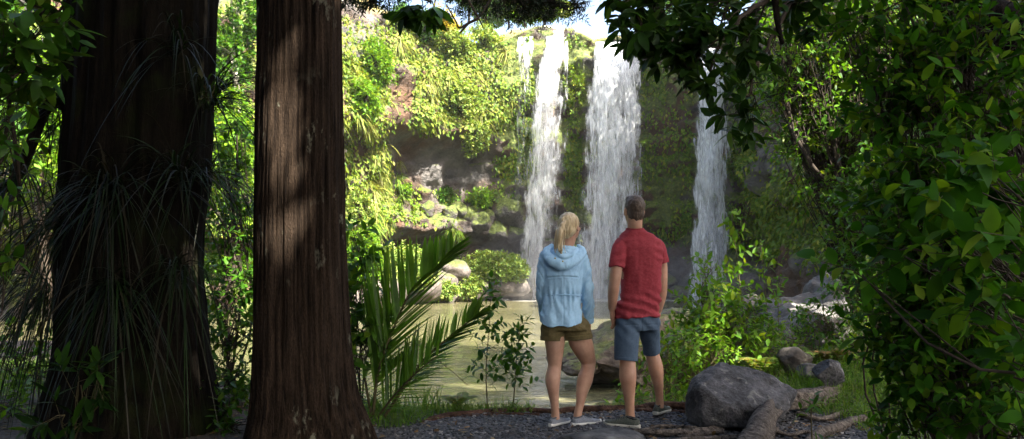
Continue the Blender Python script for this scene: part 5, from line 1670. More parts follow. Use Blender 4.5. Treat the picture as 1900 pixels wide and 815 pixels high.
# ------------------------------------------------------------------ the couple
def loft(mb, rings, n=32, pw=2.3, cap=True, zmod=None):
    """rings: (centre xyz, half width, half depth, yaw)"""
    th = np.linspace(0, 2 * np.pi, n, endpoint=False)
    c = np.cos(th); s = np.sin(th)
    ex = np.sign(c) * np.abs(c) ** (2 / pw); ey = np.sign(s) * np.abs(s) ** (2 / pw)
    R = np.array([np.concatenate([np.asarray(r[0], float), [r[1], r[2], r[3]]]) for r in rings])
    m = (len(R) - 1) * 6 + 1
    R = smooth_path(R, m)
    ca, sa = np.cos(R[:, 5])[:, None], np.sin(R[:, 5])[:, None]
    x = R[:, 3:4] * ex[None]; y = R[:, 4:5] * ey[None]
    v = np.stack([R[:, 0:1] + x * ca - y * sa, R[:, 1:2] + x * sa + y * ca, R[:, 2:3] + 0 * x], -1)
    if zmod is not None:
        v[..., 2] += zmod(np.linspace(0, 1, m)[:, None], th[None])
    i = np.arange(m - 1)[:, None] * n + np.arange(n)[None]; j = np.arange(m - 1)[:, None] * n + (np.arange(n)[None] + 1) % n
    q = np.stack([i, j, j + n, i + n], -1).reshape(-1, 4)
    flat = v.reshape(-1, 3)
    k = np.arange(n)
    tr = np.vstack([np.stack([(k + 1) % n, k, np.full(n, m * n)], 1), np.stack([(m - 1) * n + k, (m - 1) * n + (k + 1) % n, np.full(n, m * n + 1)], 1)])
    flat = np.vstack([flat, v[0].mean(0), v[-1].mean(0)])
    mb.add(flat, q, tr if cap else None)


def ell(mb, c, R, yaw=0., pitch=0., sub=3):
    v, f = ico(sub)
    v = v * np.asarray(R, float)
    cp, sp = math.cos(pitch), math.sin(pitch)
    v = np.stack([v[:, 0], v[:, 1] * cp - v[:, 2] * sp, v[:, 1] * sp + v[:, 2] * cp], 1)
    ca, sa = math.cos(yaw), math.sin(yaw)
    v = np.stack([v[:, 0] * ca - v[:, 1] * sa, v[:, 0] * sa + v[:, 1] * ca, v[:, 2]], 1)
    mb.add(v + np.asarray(c, float), None, f)


def limb(mb, pts, n=40, ns=20, flat=1.):
    """pts: (xyz, radius)"""
    R = smooth_path(np.array([np.concatenate([np.asarray(p, float), [r]]) for p, r in pts]), n)
    tube(mb, R[:, :3], R[:, 3], ns, True, flat)


def fuse(mb, name, mat, parent, voxel, it=4, disp=None, fac=.5):
    """grow the collected pieces into one continuous surface"""
    loc = np.array(world_loc(parent))
    me = mb.mesh('tmp', None, True, loc)
    o = bpy.data.objects.new('tmp', me)
    COL.objects.link(o)
    r = o.modifiers.new('r', 'REMESH'); r.mode = 'VOXEL'; r.voxel_size = voxel; r.use_smooth_shade = True
    s = o.modifiers.new('s', 'SMOOTH'); s.factor = fac; s.iterations = it
    dg = bpy.context.evaluated_depsgraph_get()
    m2 = bpy.data.meshes.new_from_object(o.evaluated_get(dg))
    bpy.data.objects.remove(o); bpy.data.meshes.remove(me)
    m2.name = name
    if disp is not None:
        n = len(m2.vertices)
        co = np.zeros(n * 3, np.float32); m2.vertices.foreach_get('co', co)
        no = np.zeros(n * 3, np.float32); m2.vertex_normals.foreach_get('vector', no)
        co = co.reshape(-1, 3).astype(float); no = no.reshape(-1, 3)
        co = co + no * disp(co + loc)[:, None]
        m2.vertices.foreach_set('co', co.astype(np.float32).ravel())
    m2.polygons.foreach_set('use_smooth', np.full(len(m2.polygons), True))
    m2.update()
    m2.materials.clear(); m2.materials.append(mat)
    ob = bpy.data.objects.new(name, m2)
    COL.objects.link(ob)
    ob.parent = parent
    return ob


def hand(mb, wrist, d, side, nrm, L=.18, curl=.5):
    """wrist, pointing direction, towards the thumb, back of the hand"""
    d = nrmz(d); side = nrmz(side - d * np.dot(side, d)); nrm = np.cross(d, side)
    w = np.asarray(wrist, float)
    pc = w + d * L * .26
    th = np.linspace(0, 1, 8)
    pts = np.array([w + d * L * .5 * t for t in th])
    n = 16
    a = np.linspace(0, 2 * np.pi, n, endpoint=False)
    hw = L * np.interp(th, [0, .3, .8, 1], [.15, .2, .235, .22]); hd = L * np.interp(th, [0, .5, 1], [.11, .09, .07])
    v = pts[:, None] + (hw[:, None] * np.cos(a))[..., None] * side + (hd[:, None] * np.sin(a))[..., None] * nrm
    i = np.arange(7)[:, None] * n + np.arange(n)[None]; j = np.arange(7)[:, None] * n + (np.arange(n)[None] + 1) % n
    k = np.arange(n)
    mb.add(np.vstack([v.reshape(-1, 3), pts[0], pts[-1]]), np.stack([i, j, j + n, i + n], -1).reshape(-1, 4),
           np.vstack([np.stack([(k + 1) % n, k, np.full(n, 8 * n)], 1), np.stack([7 * n + k, 7 * n + (k + 1) % n, np.full(n, 8 * n + 1)], 1)]))
    for q, (o, l) in enumerate(zip((.165, .055, -.055, -.16), (.44, .5, .46, .36))):
        b = w + d * L * .45 + side * L * o
        x = d + side * o * .5
        p1 = b + nrmz(x) * l * L * .45
        x2 = nrmz(x - nrm * curl); p2 = p1 + x2 * l * L * .32
        x3 = nrmz(x - nrm * curl * 2.2); p3 = p2 + x3 * l * L * .23
        limb(mb, [(b, .0088), (p1, .0084), (p2, .0076), (p3, .006)], 14, 10)
    b = w + d * L * .12 + side * L * .15
    limb(mb, [(b, .012), (b + d * L * .16 + side * L * .15, .0105), (b + d * L * .33 + side * L * .18 - nrm * .01, .0085), (b + d * L * .43 + side * L * .15 - nrm * .015, .0065)], 14, 10)


def head(mb, c, yaw, pitch, s=1., male=True):
    """skull, jaw, nose, brow, lips, ears; face looks along (-sin yaw, cos yaw)"""
    f = np.array([-math.sin(yaw) * math.cos(pitch), math.cos(yaw) * math.cos(pitch), math.sin(pitch)])
    r = np.array([math.cos(yaw), math.sin(yaw), 0.]); u = np.cross(r, f)
    c = np.asarray(c, float)
    at = lambda x, y, z: c + s * (r * x + f * y + u * z)
    ell(mb, at(0, -.012, .022), np.array([.073, .094, .088]) * s, yaw, pitch)
    ell(mb, at(0, .022, -.035), np.array([.058, .066, .078]) * s, yaw, pitch)
    ell(mb, at(0, .045, -.085), np.array([.034, .034, .026]) * s, yaw, pitch)          # chin
    limb(mb, [(at(0, .082, .012), .008 * s), (at(0, .100, -.018), .011 * s), (at(0, .098, -.028), .014 * s), (at(0, .08, -.034), .009 * s)], 12, 10)   # nose
    for q in (-1, 1):
        ell(mb, at(q * .032, .075, .022), np.array([.022, .012, .008]) * s, yaw + q * .3, pitch, 2)      # brow
        ell(mb, at(q * .038, .062, -.028), np.array([.022, .02, .018]) * s, yaw, pitch, 2)             # cheek
        ell(mb, at(q * .0745, -.008, -.012), np.array([.009, .021, .034]) * s, yaw + q * .35, pitch, 2)    # ear
        ell(mb, at(q * .0725, .004, -.03), np.array([.008, .01, .012]) * s, yaw, pitch, 2)
    ell(mb, at(0, .080, -.052), np.array([.022, .010, .0055]) * s, yaw, pitch, 2)
    ell(mb, at(0, .078, -.063), np.array([.019, .010, .006]) * s, yaw, pitch, 2)
    return at


def shoe(parent, heel, d, L, upper, sole, inner, part='shoe', hgt=1., tilt=0.):
    """heel: ground point under the back of the heel; d: pointing direction on the ground"""
    d = nrmz(np.array([d[0], d[1], 0.])); s = np.array([d[1], -d[0], 0.])
    n, m = 22, 26
    t = np.linspace(0, 1, m)
    hw = L * np.interp(t, [0, .03, .12, .3, .5, .7, .85, .95, 1.], [.06, .095, .118, .115, .125, .165, .155, .10, .04])
    top = hgt * L * np.interp(t, [0, .06, .2, .36, .5, .7, .85, .95, 1.], [.22, .27, .26, .30, .25, .18, .15, .12, .07])
    st = .095 * L
    lift = .035 * L * np.clip((t - .75) / .25, 0, 1) ** 2
    a = np.linspace(0, np.pi, n)
    heel = np.asarray(heel, float)
    ax = heel[None] + d[None] * (t * L)[:, None]
    ax[:, 2] += lift + tilt * L * (1 - t)
    e = np.abs(np.cos(a)) ** .75 * np.sign(np.cos(a)); z = np.sin(a) ** .7
    narrow = 1 - .35 * np.clip(z, 0, 1)[None] ** 2 * np.interp(t, [0, .45, .7, 1], [1, 1, .6, .3])[:, None]
    v = ax[:, None] + s * (hw[:, None] * e[None] * narrow)[..., None] + UP * (st * .8 + (top - st * .8)[:, None] * z[None])[..., None]
    mb = MB()
    i = np.arange(m - 1)[:, None] * n + np.arange(n - 1)[None]
    mb.add(v, np.stack([i, i + 1, i + n + 1, i + n], -1))
    k = np.arange(n - 2)
    mb.add(v[0], None, np.stack([k * 0, k + 1, k + 2], 1)); mb.add(v[-1], None, np.stack([k * 0, k + 2, k + 1], 1))
    sh = mb.build(part, upper, parent)
    mb = MB()
    b = np.linspace(0, 2 * np.pi, 18, endpoint=False)
    ex = np.sign(np.cos(b)) * np.abs(np.cos(b)) ** .4; ez = np.sign(np.sin(b)) * np.abs(np.sin(b)) ** .5
    v = ax[:, None] + s * ((hw * 1.07)[:, None] * ex[None])[..., None] + UP * (st * .52 + st * .52 * ez[None])[..., None]
    v[0] += -d * .006; v[-1] += d * .006
    i = np.arange(m - 1)[:, None] * 18 + np.arange(18)[None]; j = np.arange(m - 1)[:, None] * 18 + (np.arange(18)[None] + 1) % 18
    mb.add(v, np.stack([i, j, j + 18, i + 18], -1))
    k = np.arange(16)
    mb.add(v[0], None, np.stack([k * 0, k + 1, k + 2], 1)); mb.add(v[-1], None, np.stack([k * 0, k + 2, k + 1], 1))
    mb.build('sole', sole, sh)
    # laces and collar lining
    mb = MB()
    for q in np.linspace(.42, .62, 4):
        h = np.interp(q, t, top); w_ = np.interp(q, t, hw)
        c0 = heel + d * q * L + UP * (h + .001 * L + tilt * L * (1 - q))
        pts = [c0 + s * x * w_ * .62 - UP * h * .22 * abs(x) ** 2.2 + UP * .002 for x in (-1, -.5, 0, .5, 1)]
        tube(mb, smooth_path(pts, 9), np.full(9, .0032), 6)
    mb.build('laces', sole if inner is None else inner, sh)
    mb = MB()
    cc_ = heel + d * .2 * L + UP * (np.interp(.2, t, top) + tilt * L * .8)
    rr = [cc_ + d * .155 * L * math.cos(x) + s * .072 * L * math.sin(x) + UP * .03 * L * math.cos(x) for x in np.linspace(0, 2 * np.pi, 20)]
    tube(mb, rr, np.full(20, .006), 6)
    mb.build('collar', upper if inner is None else inner, sh)
    return sh


W = P
SKIN_W = plain_mat('fair_tanned_skin', (.40, .22, .15), (.58, .35, .25), 9., .45, .06, .35, sss=.12)
SKIN_M = plain_mat('tanned_skin', (.36, .19, .125), (.53, .31, .21), 9., .45, .06, .35, sss=.12)


def folds(amp, sv, seed, extra=None):
    def f(co):
        q = co * np.array(sv)
        d = amp * fbm(q + .6 * vnoise(co * 9, seed)[:, None], 3, seed)
        if extra is not None:
            d = d + extra(co)
        return d
    return f


# ---------------- woman
woman = thing('person', (W(1048, 788, 6.25)[0], 6.25, 0.), 'woman with blonde ponytail, light blue hooded jacket and olive shorts, seen from behind', 'person')
mb = MB()
hc = W(1058, 421, 6.27)
yw, pw_ = -.62, .18
at = head(mb, hc, yw, pw_, .93, False)
limb(mb, [(at(0, -.02, -.04), .052), (at(0, -.03, -.10), .049), (W(1051, 458, 6.26), .052), (W(1049, 470, 6.27), .07)], 20)
loft(mb, [(W(1048, 462, 6.27), .06, .06, -.1), (W(1047, 474, 6.27), .125, .08, -.1), (W(1045, 500, 6.27), .13, .095, -.1), (W(1044, 545, 6.27), .115, .09, -.1), (W(1046, 585, 6.27), .13, .085, -.1), (W(1048, 602, 6.27), .12, .08, -.1), (W(1048, 606, 6.27), .08, .06, -.1)])
limb(mb, [(W(1030, 598, 6.27), .070), (W(1029.5, 620, 6.255), .078), (W(1029.5, 632, 6.25), .079), (W(1029.5, 652, 6.26), .068), (W(1029, 679, 6.27), .053), (W(1025.5, 704, 6.24), .0585), (W(1027, 728, 6.25), .044), (W(1029, 749, 6.27), .0325), (W(1030.5, 766, 6.28), .031), (W(1030, 778, 6.28), .036)], 60)
limb(mb, [(W(1068, 598, 6.28), .075), (W(1073, 618, 6.28), .086), (W(1076.5, 632, 6.29), .092), (W(1084, 650, 6.33), .081), (W(1091.5, 671, 6.37), .060), (W(1090, 687, 6.35), .056), (W(1085, 706, 6.31), .061), (W(1080, 727, 6.29), .047), (W(1076.5, 749, 6.27), .033), (W(1072.5, 766, 6.26), .032), (W(1072, 776, 6.26), .036)], 60)
for sgn, ps in ((1, [(1077, 478, 6.28, .05), (1087, 540, 6.27, .04), (1091, 592, 6.36, .026)]), (-1, [(1014, 480, 6.28, .05), (1009, 535, 6.3, .04), (1013, 588, 6.42, .026)])):
    limb(mb, [(W(a, b, c), r) for a, b, c, r in ps], 30)
hand(mb, W(1091.5, 593, 6.365), np.array([-.05, .35, -1.]), np.array([-.6, .8, 0]), None, .165, .5)
hand(mb, W(1013, 589, 6.425), np.array([.12, .3, -1.]), np.array([.6, .8, 0]), None, .165, .5)
fuse(mb, 'body', SKIN_W, woman, .0052, 3)
for q in (-1, 1):
    mb = MB(); ell(mb, at(q * .030, .071, .004), (.0105,) * 3, 0, 0, 3)
    mb.build('eye', plain_mat('eye_white', (.6, .6, .58), (.7, .7, .68), 5., .2, 0.), woman)
# hair
m, N, Lk, out = mat_new('blonde_hair')
n1 = noise_node(N, Lk, 26., 4., .7, (1.6, 1.6, .35), dist=.5)
cr = ramp(N, Lk, n1.outputs[0], [(.28, (.26, .17, .08)), (.5, (.55, .42, .24)), (.72, (.78, .68, .48))])
b = N('BsdfPrincipled', Roughness=.42); Lk(cr.outputs[0], b.inputs['Base Color']); bp = N('Bump', Strength=.7, Distance=.008); Lk(n1.outputs[0], bp.inputs['Height']); Lk(bp.outputs[0], b.inputs['Normal']); Lk(b.outputs[0], out.inputs[0])
HAIR_W = m
mb = MB()
ell(mb, at(0, -.021, .030), np.array([.083, .098, .094]) * .95, yw, pw_, 4)
ell(mb, at(0, -.052, -.015), np.array([.074, .062, .070]) * .95, yw, pw_, 3)
ell(mb, at(0, -.058, -.05), np.array([.05, .045, .045]) * .95, yw, pw_, 3)
tie = W(1047.5, 412, 6.165)
limb(mb, [(at(0, -.08, .05), .05), (tie + [.012, .03, .0], .028), (tie, .014)], 14)
tail = [(tie, .013), (W(1043.5, 417, 6.14), .020), (W(1040, 430, 6.12), .026), (W(1038, 446, 6.12), .024), (W(1037.5, 458, 6.13), .015), (W(1039.5, 467, 6.14), .004)]
limb(mb, tail, 40, 18, .8)
for k in range(26):
    off = rng.normal(0, 1, 3) * np.array([.02, .012, .0])
    e = np.array([0, 0, rng.uniform(-.03, .05)])
    limb(mb, [(tie, .006)] + [(p + off * min(1, q * .5 + .4) + (e if q == 4 else 0), .0055 if q < 4 else .003) for q, (p, r) in enumerate(tail[1:])], 24, 6)
hd = fuse(mb, 'hair', HAIR_W, woman, .004, 2, lambda co: .0016 * np.sin(190 * (co[:, 0] + .55 * co[:, 1] + .35 * vnoise(co * 14, 3) * .05)) * 1.0)
mb = MB(); tube(mb, [tie + [.013 * math.cos(x) - .004, .006, .013 * math.sin(x)] for x in np.linspace(0, 6.28, 16)], np.full(16, .005), 8)
mb.build('hair_tie', plain_mat('dark_hair_tie', (.03, .02, .03), (.06, .04, .05)), hd)
# jacket
JK = fabric_mat('light_blue_jacket', (.33, .56, .77), (.40, .63, .84), 50., 6., .2, .7)
mb = MB()
def hem(t, th):
    k = sstep(.86, 1., t)
    return k * (.034 * np.abs(np.cos(th)) ** 4 + .0 * th)
loft(mb, [(W(1051, 455, 6.26), .062, .062, -.1), (W(1049, 463, 6.26), .100, .078, -.1), (W(1047, 471, 6.26), .148, .092, -.1), (W(1045.5, 485, 6.26), .163, .108, -.1), (W(1045, 512, 6.26), .155, .116, -.1), (W(1043.5, 538, 6.26), .147, .112, -.1),
          (W(1043, 547, 6.26), .143, .108, -.1), (W(1042, 560, 6.26), .150, .118, -.1), (W(1041, 584, 6.26), .162, .132, -.1), (W(1040.5, 605, 6.26), .170, .142, -.1)], 48, 2.4, True, hem)
limb(mb, [(W(1072, 474, 6.27), .062), (W(1081, 488, 6.27), .062), (W(1086, 515, 6.26), .056), (W(1089.5, 545, 6.27), .053), (W(1092, 575, 6.32), .046), (W(1092.5, 596, 6.36), .037)], 40)
limb(mb, [(W(1018, 474, 6.27), .060), (W(1011, 488, 6.27), .058), (W(1007.5, 515, 6.27), .053), (W(1006.5, 545, 6.3), .05), (W(1010, 575, 6.37), .044), (W(1013, 594, 6.42), .036)], 40)
wz = W(0, 547, 6.26)[2]; yz = W(0, 514, 6.26)[2]; jx = W(1043, 0, 6.26)[0]
def jdisp(co):
    dz = co[:, 2] - wz
    back = sstep(6.3, 6.2, co[:, 1]) * (np.abs(co[:, 0] - jx) < .17)
    gath = .008 * np.sin(co[:, 0] * 135 + 2 * vnoise(co * 12, 4)) * np.exp(-(dz / .055) ** 2) * back
    seam = -.008 * np.exp(-((co[:, 2] - yz - .004 * np.sin(co[:, 0] * 20)) / .004) ** 2) * back * (np.abs(co[:, 0] - jx) < .12)
    lap = .006 * sstep(yz - .012, yz + .01, co[:, 2]) * sstep(yz + .05, yz + .01, co[:, 2]) * back * (np.abs(co[:, 0] - jx) < .12)
    mid = -.004 * np.exp(-((co[:, 0] - jx - .002) / .004) ** 2) * back * (co[:, 2] < yz)
    arm = sstep(.13, .16, np.abs(co[:, 0] - jx))
    crease = .0085 * fbm(np.stack([co[:, 0] * 9 + co[:, 2] * 9, co[:, 1] * 8, co[:, 2] * 24 - np.abs(co[:, 0] - jx) * 40], -1), 2, 12) * arm
    low = .008 * np.sin(co[:, 0] * 46 + 1.) * sstep(wz - .04, wz - .22, co[:, 2]) * (1 - arm)
    big = .010 * np.abs(vnoise(np.stack([co[:, 0] * 11 + co[:, 2] * 5, co[:, 1] * 8, co[:, 2] * 7 - co[:, 0] * 6], -1), 31))
    fine = .0028 * fbm(np.stack([co[:, 0] * 40, co[:, 1] * 30, co[:, 2] * 22], -1), 2, 33)
    return gath + seam + lap + mid + crease + low - big + fine
jk = fuse(mb, 'jacket', JK, woman, .0052, 2, jdisp)
mb = MB()
limb(mb, [(W(1025, 456, 6.33), .022), (W(1016, 463, 6.28), .030), (W(1015, 474, 6.20), .036), (W(1026, 484, 6.14), .042), (W(1044, 491, 6.115), .046), (W(1064, 484, 6.14), .042), (W(1079, 472, 6.19), .034), (W(1080, 463, 6.26), .028), (W(1073, 456, 6.32), .02)], 60, 18, .75)
ell(mb, W(1047, 474, 6.19), (.095, .058, .045), -.1, .5)
ell(mb, W(1046, 464, 6.215), (.085, .045, .032), -.1, .5)
limb(mb, [(W(1028, 462, 6.24), .018), (W(1036, 472, 6.15), .022), (W(1048, 477, 6.12), .024), (W(1062, 471, 6.15), .022), (W(1070, 461, 6.24), .018)], 30, 12, .7)
fuse(mb, 'hood', JK, jk, .005, 3, folds(.006, (26, 18, 15), 14))
BRASS = plain_mat('brass', (.5, .42, .15), (.6, .5, .2), 10., .35, 0.)
for a, b_ in ((1041.5, 485.5), (1028, 480)):
    c = W(a, b_, 6.26); c[1] = 6.075 if a > 1035 else 6.095
    mb = MB(); ell(mb, c, (.0065, .004, .0065), 0, 0, 2)
    mb.build('press_stud', BRASS, jk)
mb = MB()
c = W(1043, 547, 6.26)
tube(mb, [c + np.array([.150 * math.cos(x) * math.cos(.1) , .117 * math.sin(x) - .015 * math.cos(x), .004 * math.sin(3 * x)]) for x in np.linspace(math.pi * 1.02, math.pi * 1.98, 30)], np.full(30, .0045), 6)
k0 = W(1027, 547, 6.13)
tube(mb, smooth_path([k0, k0 + [.006, -.012, -.03], k0 + [-.004, -.014, -.062]], 10), np.full(10, .0028), 6)
mb.build('drawcord', JK, jk)
for a, b_, c_, nm in ((1092.5, 595, 6.36, 'cuff'), (1013, 593, 6.42, 'cuff')):
    mb = MB(); p = W(a, b_, c_); limb(mb, [(p + [0, -.004, .018], .0415), (p, .0405), (p + [0, .004, -.012], .0395)], 10, 20)
    mb.build(nm, JK, jk)
# shorts
OL = fabric_mat('olive_shorts', (.095, .075, .030), (.135, .105, .045), 70., 8., .3)
mb = MB()
loft(mb, [(W(1043, 575, 6.27), .120, .095, -.1), (W(1044, 592, 6.27), .138, .108, -.1), (W(1048, 606, 6.27), .180, .124, -.1), (W(1050, 613, 6.27), .180, .12, -.1)], 40, 2.5)
limb(mb, [(W(1034, 592, 6.27), .07), (W(1028, 606, 6.26), .098), (W(1025.5, 618, 6.25), .094), (W(1024.5, 630, 6.25), .090)], 20, 26)
limb(mb, [(W(1060, 592, 6.27), .07), (W(1067, 605, 6.27), .106), (W(1069.5, 616, 6.28), .117), (W(1071, 628, 6.28), .117)], 20, 26, .95)
sh = fuse(mb, 'shorts', OL, woman, .0055, 3, folds(.005, (16, 12, 26), 22))
for ps in ([(W(1024.7, 623, 6.25), .094), (W(1024.5, 631.5, 6.25), .0935)], [(W(1070.5, 621, 6.28), .121), (W(1071.2, 629.5, 6.28), .1205)]):
    mb = MB(); limb(mb, ps, 6, 32, .95); mb.build('turn_up', OL, sh)
GREYS = fabric_mat('grey_knit_shoe', (.15, .17, .20), (.24, .26, .30), 120., 20., .15)
WHITE = plain_mat('white_sole', (.62, .62, .60), (.74, .74, .72), 20., .6, .05)
DGREY = plain_mat('dark_lace', (.06, .07, .08), (.1, .11, .12), 60., .8)
gz = lambda p: np.array([p[0], p[1], float(ground_z(p[0], p[1])) + .006])
shoe(woman, gz(W(1021, 790, 6.22)), (.62, .78), .25, GREYS, WHITE, DGREY)
shoe(woman, gz(W(1062, 788, 6.22)), (.90, .43), .25, GREYS, WHITE, DGREY)

# ---------------- man
man = thing('person', (W(1185, 790, 6.3)[0], 6.3, 0.), 'man with short brown hair in a red t-shirt and slate blue shorts, seen from behind', 'person')
mb = MB()
yw, pw_ = .22, .1
hm = W(1176, 391, 6.3)
at = head(mb, hm, yw, pw_, 1.0, True)
limb(mb, [(at(0, -.025, -.03), .060), (at(0, -.035, -.10), .058), (W(1178, 425, 6.29), .060), (W(1180, 440, 6.30), .085)], 20)
Y_ = .16
loft(mb, [(W(1179, 432, 6.31), .09, .07, Y_), (W(1182, 446, 6.31), .16, .09, Y_), (W(1186, 480, 6.31), .15, .10, Y_), (W(1187, 545, 6.31), .14, .095, Y_), (W(1184, 578, 6.31), .125, .08, Y_), (W(1184, 598, 6.31), .12, .08, Y_), (W(1184, 604, 6.31), .08, .06, Y_)])
limb(mb, [(W(1166, 600, 6.29), .066), (W(1163.5, 630, 6.25), .066), (W(1163.5, 655, 6.22), .063), (W(1164.5, 670, 6.21), .060), (W(1165, 699, 6.18), .0655), (W(1166.5, 724, 6.18), .050), (W(1168, 744, 6.19), .0385), (W(1169, 765, 6.2), .035), (W(1170, 780, 6.2), .038)], 60)
limb(mb, [(W(1203, 598, 6.34), .062), (W(1206, 630, 6.45), .058), (W(1209.5, 652, 6.515), .054), (W(1216.5, 683, 6.52), .0605), (W(1220.5, 708, 6.54), .046), (W(1223, 732, 6.57), .0335), (W(1224, 748, 6.58), .033), (W(1223, 757, 6.58), .037)], 60)
limb(mb, [(W(1154, 452, 6.27), .05), (W(1146, 485, 6.23), .048), (W(1140.5, 522, 6.20), .044), (W(1137.5, 545, 6.22), .0425), (W(1135.5, 574, 6.28), .029)], 40)
limb(mb, [(W(1214, 452, 6.39), .05), (W(1226.5, 485, 6.45), .046), (W(1228.5, 525, 6.46), .043), (W(1226.5, 550, 6.48), .042), (W(1221, 578, 6.52), .029)], 40)
hand(mb, W(1135.5, 574, 6.28), np.array([.16, .22, -1.]), np.array([.5, .85, 0]), None, .185, .45)
hand(mb, W(1221, 578, 6.52), np.array([-.2, .1, -1.]), np.array([-.5, .85, 0]), None, .185, .45)
fuse(mb, 'body', SKIN_M, man, .0052, 3)
for q in (-1, 1):
    mb = MB(); ell(mb, at(q * .032, .077, .004), (.011,) * 3, 0, 0, 3)
    mb.build('eye', bpy.data.materials['eye_white'], man)
m, N, Lk, out = mat_new('short_brown_hair')
n1 = noise_node(N, Lk, 40., 5., .75, (1.5, 1.5, .6), dist=.6)
tc = N('TexCoord'); sx = N('SeparateXYZ'); Lk(tc.outputs['Object'], sx.inputs[0])
cr = ramp(N, Lk, n1.outputs[0], [(.3, (.025, .016, .011)), (.55, (.085, .055, .036)), (.8, (.20, .145, .10))])
b = N('BsdfPrincipled', Roughness=.5); Lk(cr.outputs[0], b.inputs['Base Color']); bp = N('Bump', Strength=.9, Distance=.006); Lk(n1.outputs[0], bp.inputs['Height']); Lk(bp.outputs[0], b.inputs['Normal']); Lk(b.outputs[0], out.inputs[0])
HAIR_M = m
mb = MB()
ell(mb, at(0, -.022, .034), np.array([.0765, .0955, .090]), yw, pw_, 4)
ell(mb, at(0, -.050, -.02), np.array([.066, .058, .070]), yw, pw_, 3)
ell(mb, at(0, -.056, -.066), np.array([.046, .036, .036]), yw, pw_, 3)
ell(mb, at(0, .03, .085), np.array([.058, .055, .036]), yw, pw_, 3)
fuse(mb, 'hair', HAIR_M, man, .004, 1, lambda co: .0035 * fbm(co * np.array([70, 70, 45]), 3, 8) - .004 * np.maximum(0, vnoise(co * 55, 5)) * sstep(hm[2] - .02, hm[2] - .09, co[:, 2]))
# t-shirt
RED = fabric_mat('red_heather_tshirt', (.24, .026, .036), (.32, .040, .054), 80., 5., .18, .9, heather=(.44, .12, .14))
mb = MB()
loft(mb, [(W(1178, 425, 6.295), .066, .066, Y_), (W(1179.5, 431, 6.30), .095, .08, Y_), (W(1182, 439, 6.31), .150, .092, Y_), (W(1184, 450, 6.31), .182, .108, Y_), (W(1187, 470, 6.31), .178, .122, Y_), (W(1189, 500, 6.31), .158, .122, Y_), (W(1189, 530, 6.31), .154, .116, Y_),
          (W(1187, 552, 6.31), .158, .118, Y_), (W(1183, 572, 6.31), .170, .128, Y_), (W(1181.5, 585, 6.31), .174, .132, Y_)], 48, 2.5, True, lambda t, th: sstep(.9, 1, t) * (-.012 + .01 * np.cos(th)))
limb(mb, [(W(1160, 450, 6.28), .060), (W(1150, 464, 6.245), .064), (W(1146.5, 480, 6.225), .062), (W(1144, 497, 6.21), .059)], 24, 24)
limb(mb, [(W(1210, 450, 6.37), .058), (W(1221, 463, 6.42), .061), (W(1226, 476, 6.45), .059), (W(1229, 489, 6.455), .057)], 24, 24)
def sdisp(co):
    x = co[:, 0] - W(1186, 0, 6.3)[0]
    z = co[:, 2]
    zb = W(0, 585, 6.3)[2]
    low = np.exp(-((z - zb - .07) / .10) ** 2)
    dg = fbm(np.stack([x * 12 + z * 10, co[:, 1] * 7, z * 18 - x * 8], -1), 3, 17)
    hb = .0075 * np.sin(z * 85 + 26 * x + 3 * vnoise(co * 7, 2)) * low
    vert = .007 * fbm(np.stack([x * 16, co[:, 1] * 6, z * 3.2], -1), 2, 19)
    arm = .006 * np.sin(z * 90 + 30 * np.abs(x)) * np.exp(-((np.abs(x) - .15) / .04) ** 2) * sstep(1.2, 1.3, z)
    return .0085 * dg * (.5 + .8 * low) + hb + vert + arm
ts = fuse(mb, 'tshirt', RED, man, .0052, 2, sdisp)
mb = MB()
c = W(1178, 425.5, 6.295)
tube(mb, [c + np.array([.066 * math.cos(x), .066 * math.sin(x) + .0 * x, .004 * math.cos(2 * x)]) for x in np.linspace(0, 6.283, 32)], np.full(32, .0055), 8)
mb.build('neckband', RED, ts)
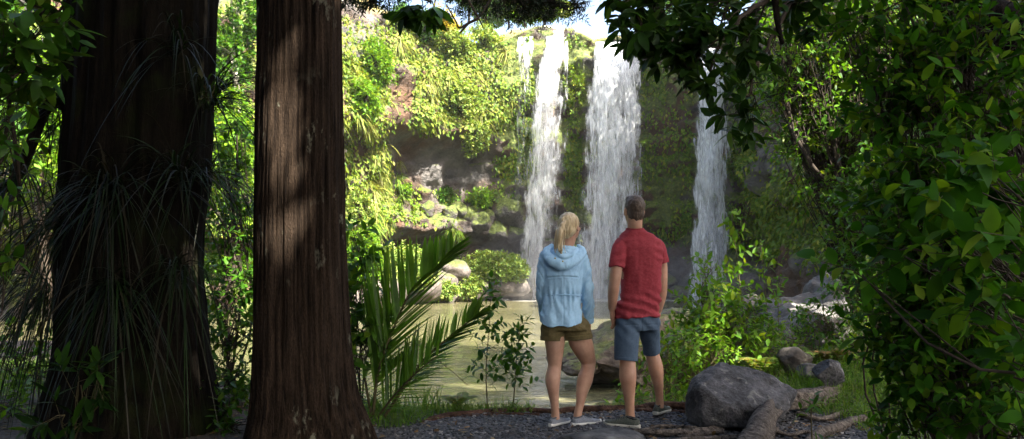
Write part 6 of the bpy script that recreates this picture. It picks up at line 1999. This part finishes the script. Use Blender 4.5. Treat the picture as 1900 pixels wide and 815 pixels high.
# shorts
SL = fabric_mat('slate_blue_shorts', (.055, .088, .135), (.080, .120, .175), 70., 6., .3)
mb = MB()
loft(mb, [(W(1184, 570, 6.31), .13, .095, Y_), (W(1183, 582, 6.31), .155, .110, Y_), (W(1182.5, 600, 6.31), .173, .124, Y_), (W(1183, 613, 6.31), .165, .118, Y_)], 40, 2.5)
limb(mb, [(W(1166, 590, 6.29), .092), (W(1164, 612, 6.27), .098), (W(1162, 640, 6.24), .092), (W(1161.5, 668, 6.22), .086)], 26, 26)
limb(mb, [(W(1202, 590, 6.34), .09), (W(1205, 612, 6.40), .084), (W(1207, 632, 6.46), .074), (W(1209, 653, 6.51), .066)], 26, 26, 1.)
def mdisp(co):
    xs = co[:, 0] - W(1187, 0, 6.3)[0]; zb = W(0, 583, 6.3)[2] - co[:, 2]
    bk = co[:, 1] < 6.36
    slit = -.005 * np.exp(-((zb - .075 - .06 * np.abs(np.abs(xs) - .08)) / .005) ** 2) * (np.abs(np.abs(xs) - .082) < .05) * bk
    seam = -.005 * np.exp(-(xs / .006) ** 2) * bk
    return slit + seam + .006 * fbm(co * np.array([13, 10, 9]), 3, 23) + .004 * np.sin(co[:, 2] * 60 + 60 * (co[:, 0] - W(1184, 0, 6.3)[0])) * sstep(.62, .8, co[:, 2])
sh = fuse(mb, 'shorts', SL, man, .0055, 3, mdisp)
for ps in ([(W(1161.8, 663.5, 6.222), .0885), (W(1161.5, 669, 6.22), .088)], [(W(1208.6, 649.5, 6.508), .0685), (W(1209.2, 654.5, 6.515), .068)]):
    mb = MB(); limb(mb, ps, 6, 32); mb.build('hem', SL, sh)
OLG = fabric_mat('olive_grey_shoe', (.055, .065, .055), (.11, .12, .10), 110., 20., .15)
CREAM = plain_mat('cream_sole', (.50, .48, .42), (.64, .62, .55), 20., .6, .05)
BLK = plain_mat('black_trim', (.012, .013, .015), (.03, .03, .033), 60., .7)
shoe(man, gz(W(1186, 796, 6.10)), (-.86, .50), .285, OLG, CREAM, BLK)
p = W(1216, 772, 6.52); p[2] = float(ground_z(p[0], p[1])) + .012
shoe(man, p, (.52, .85), .285, OLG, CREAM, BLK, tilt=.03)
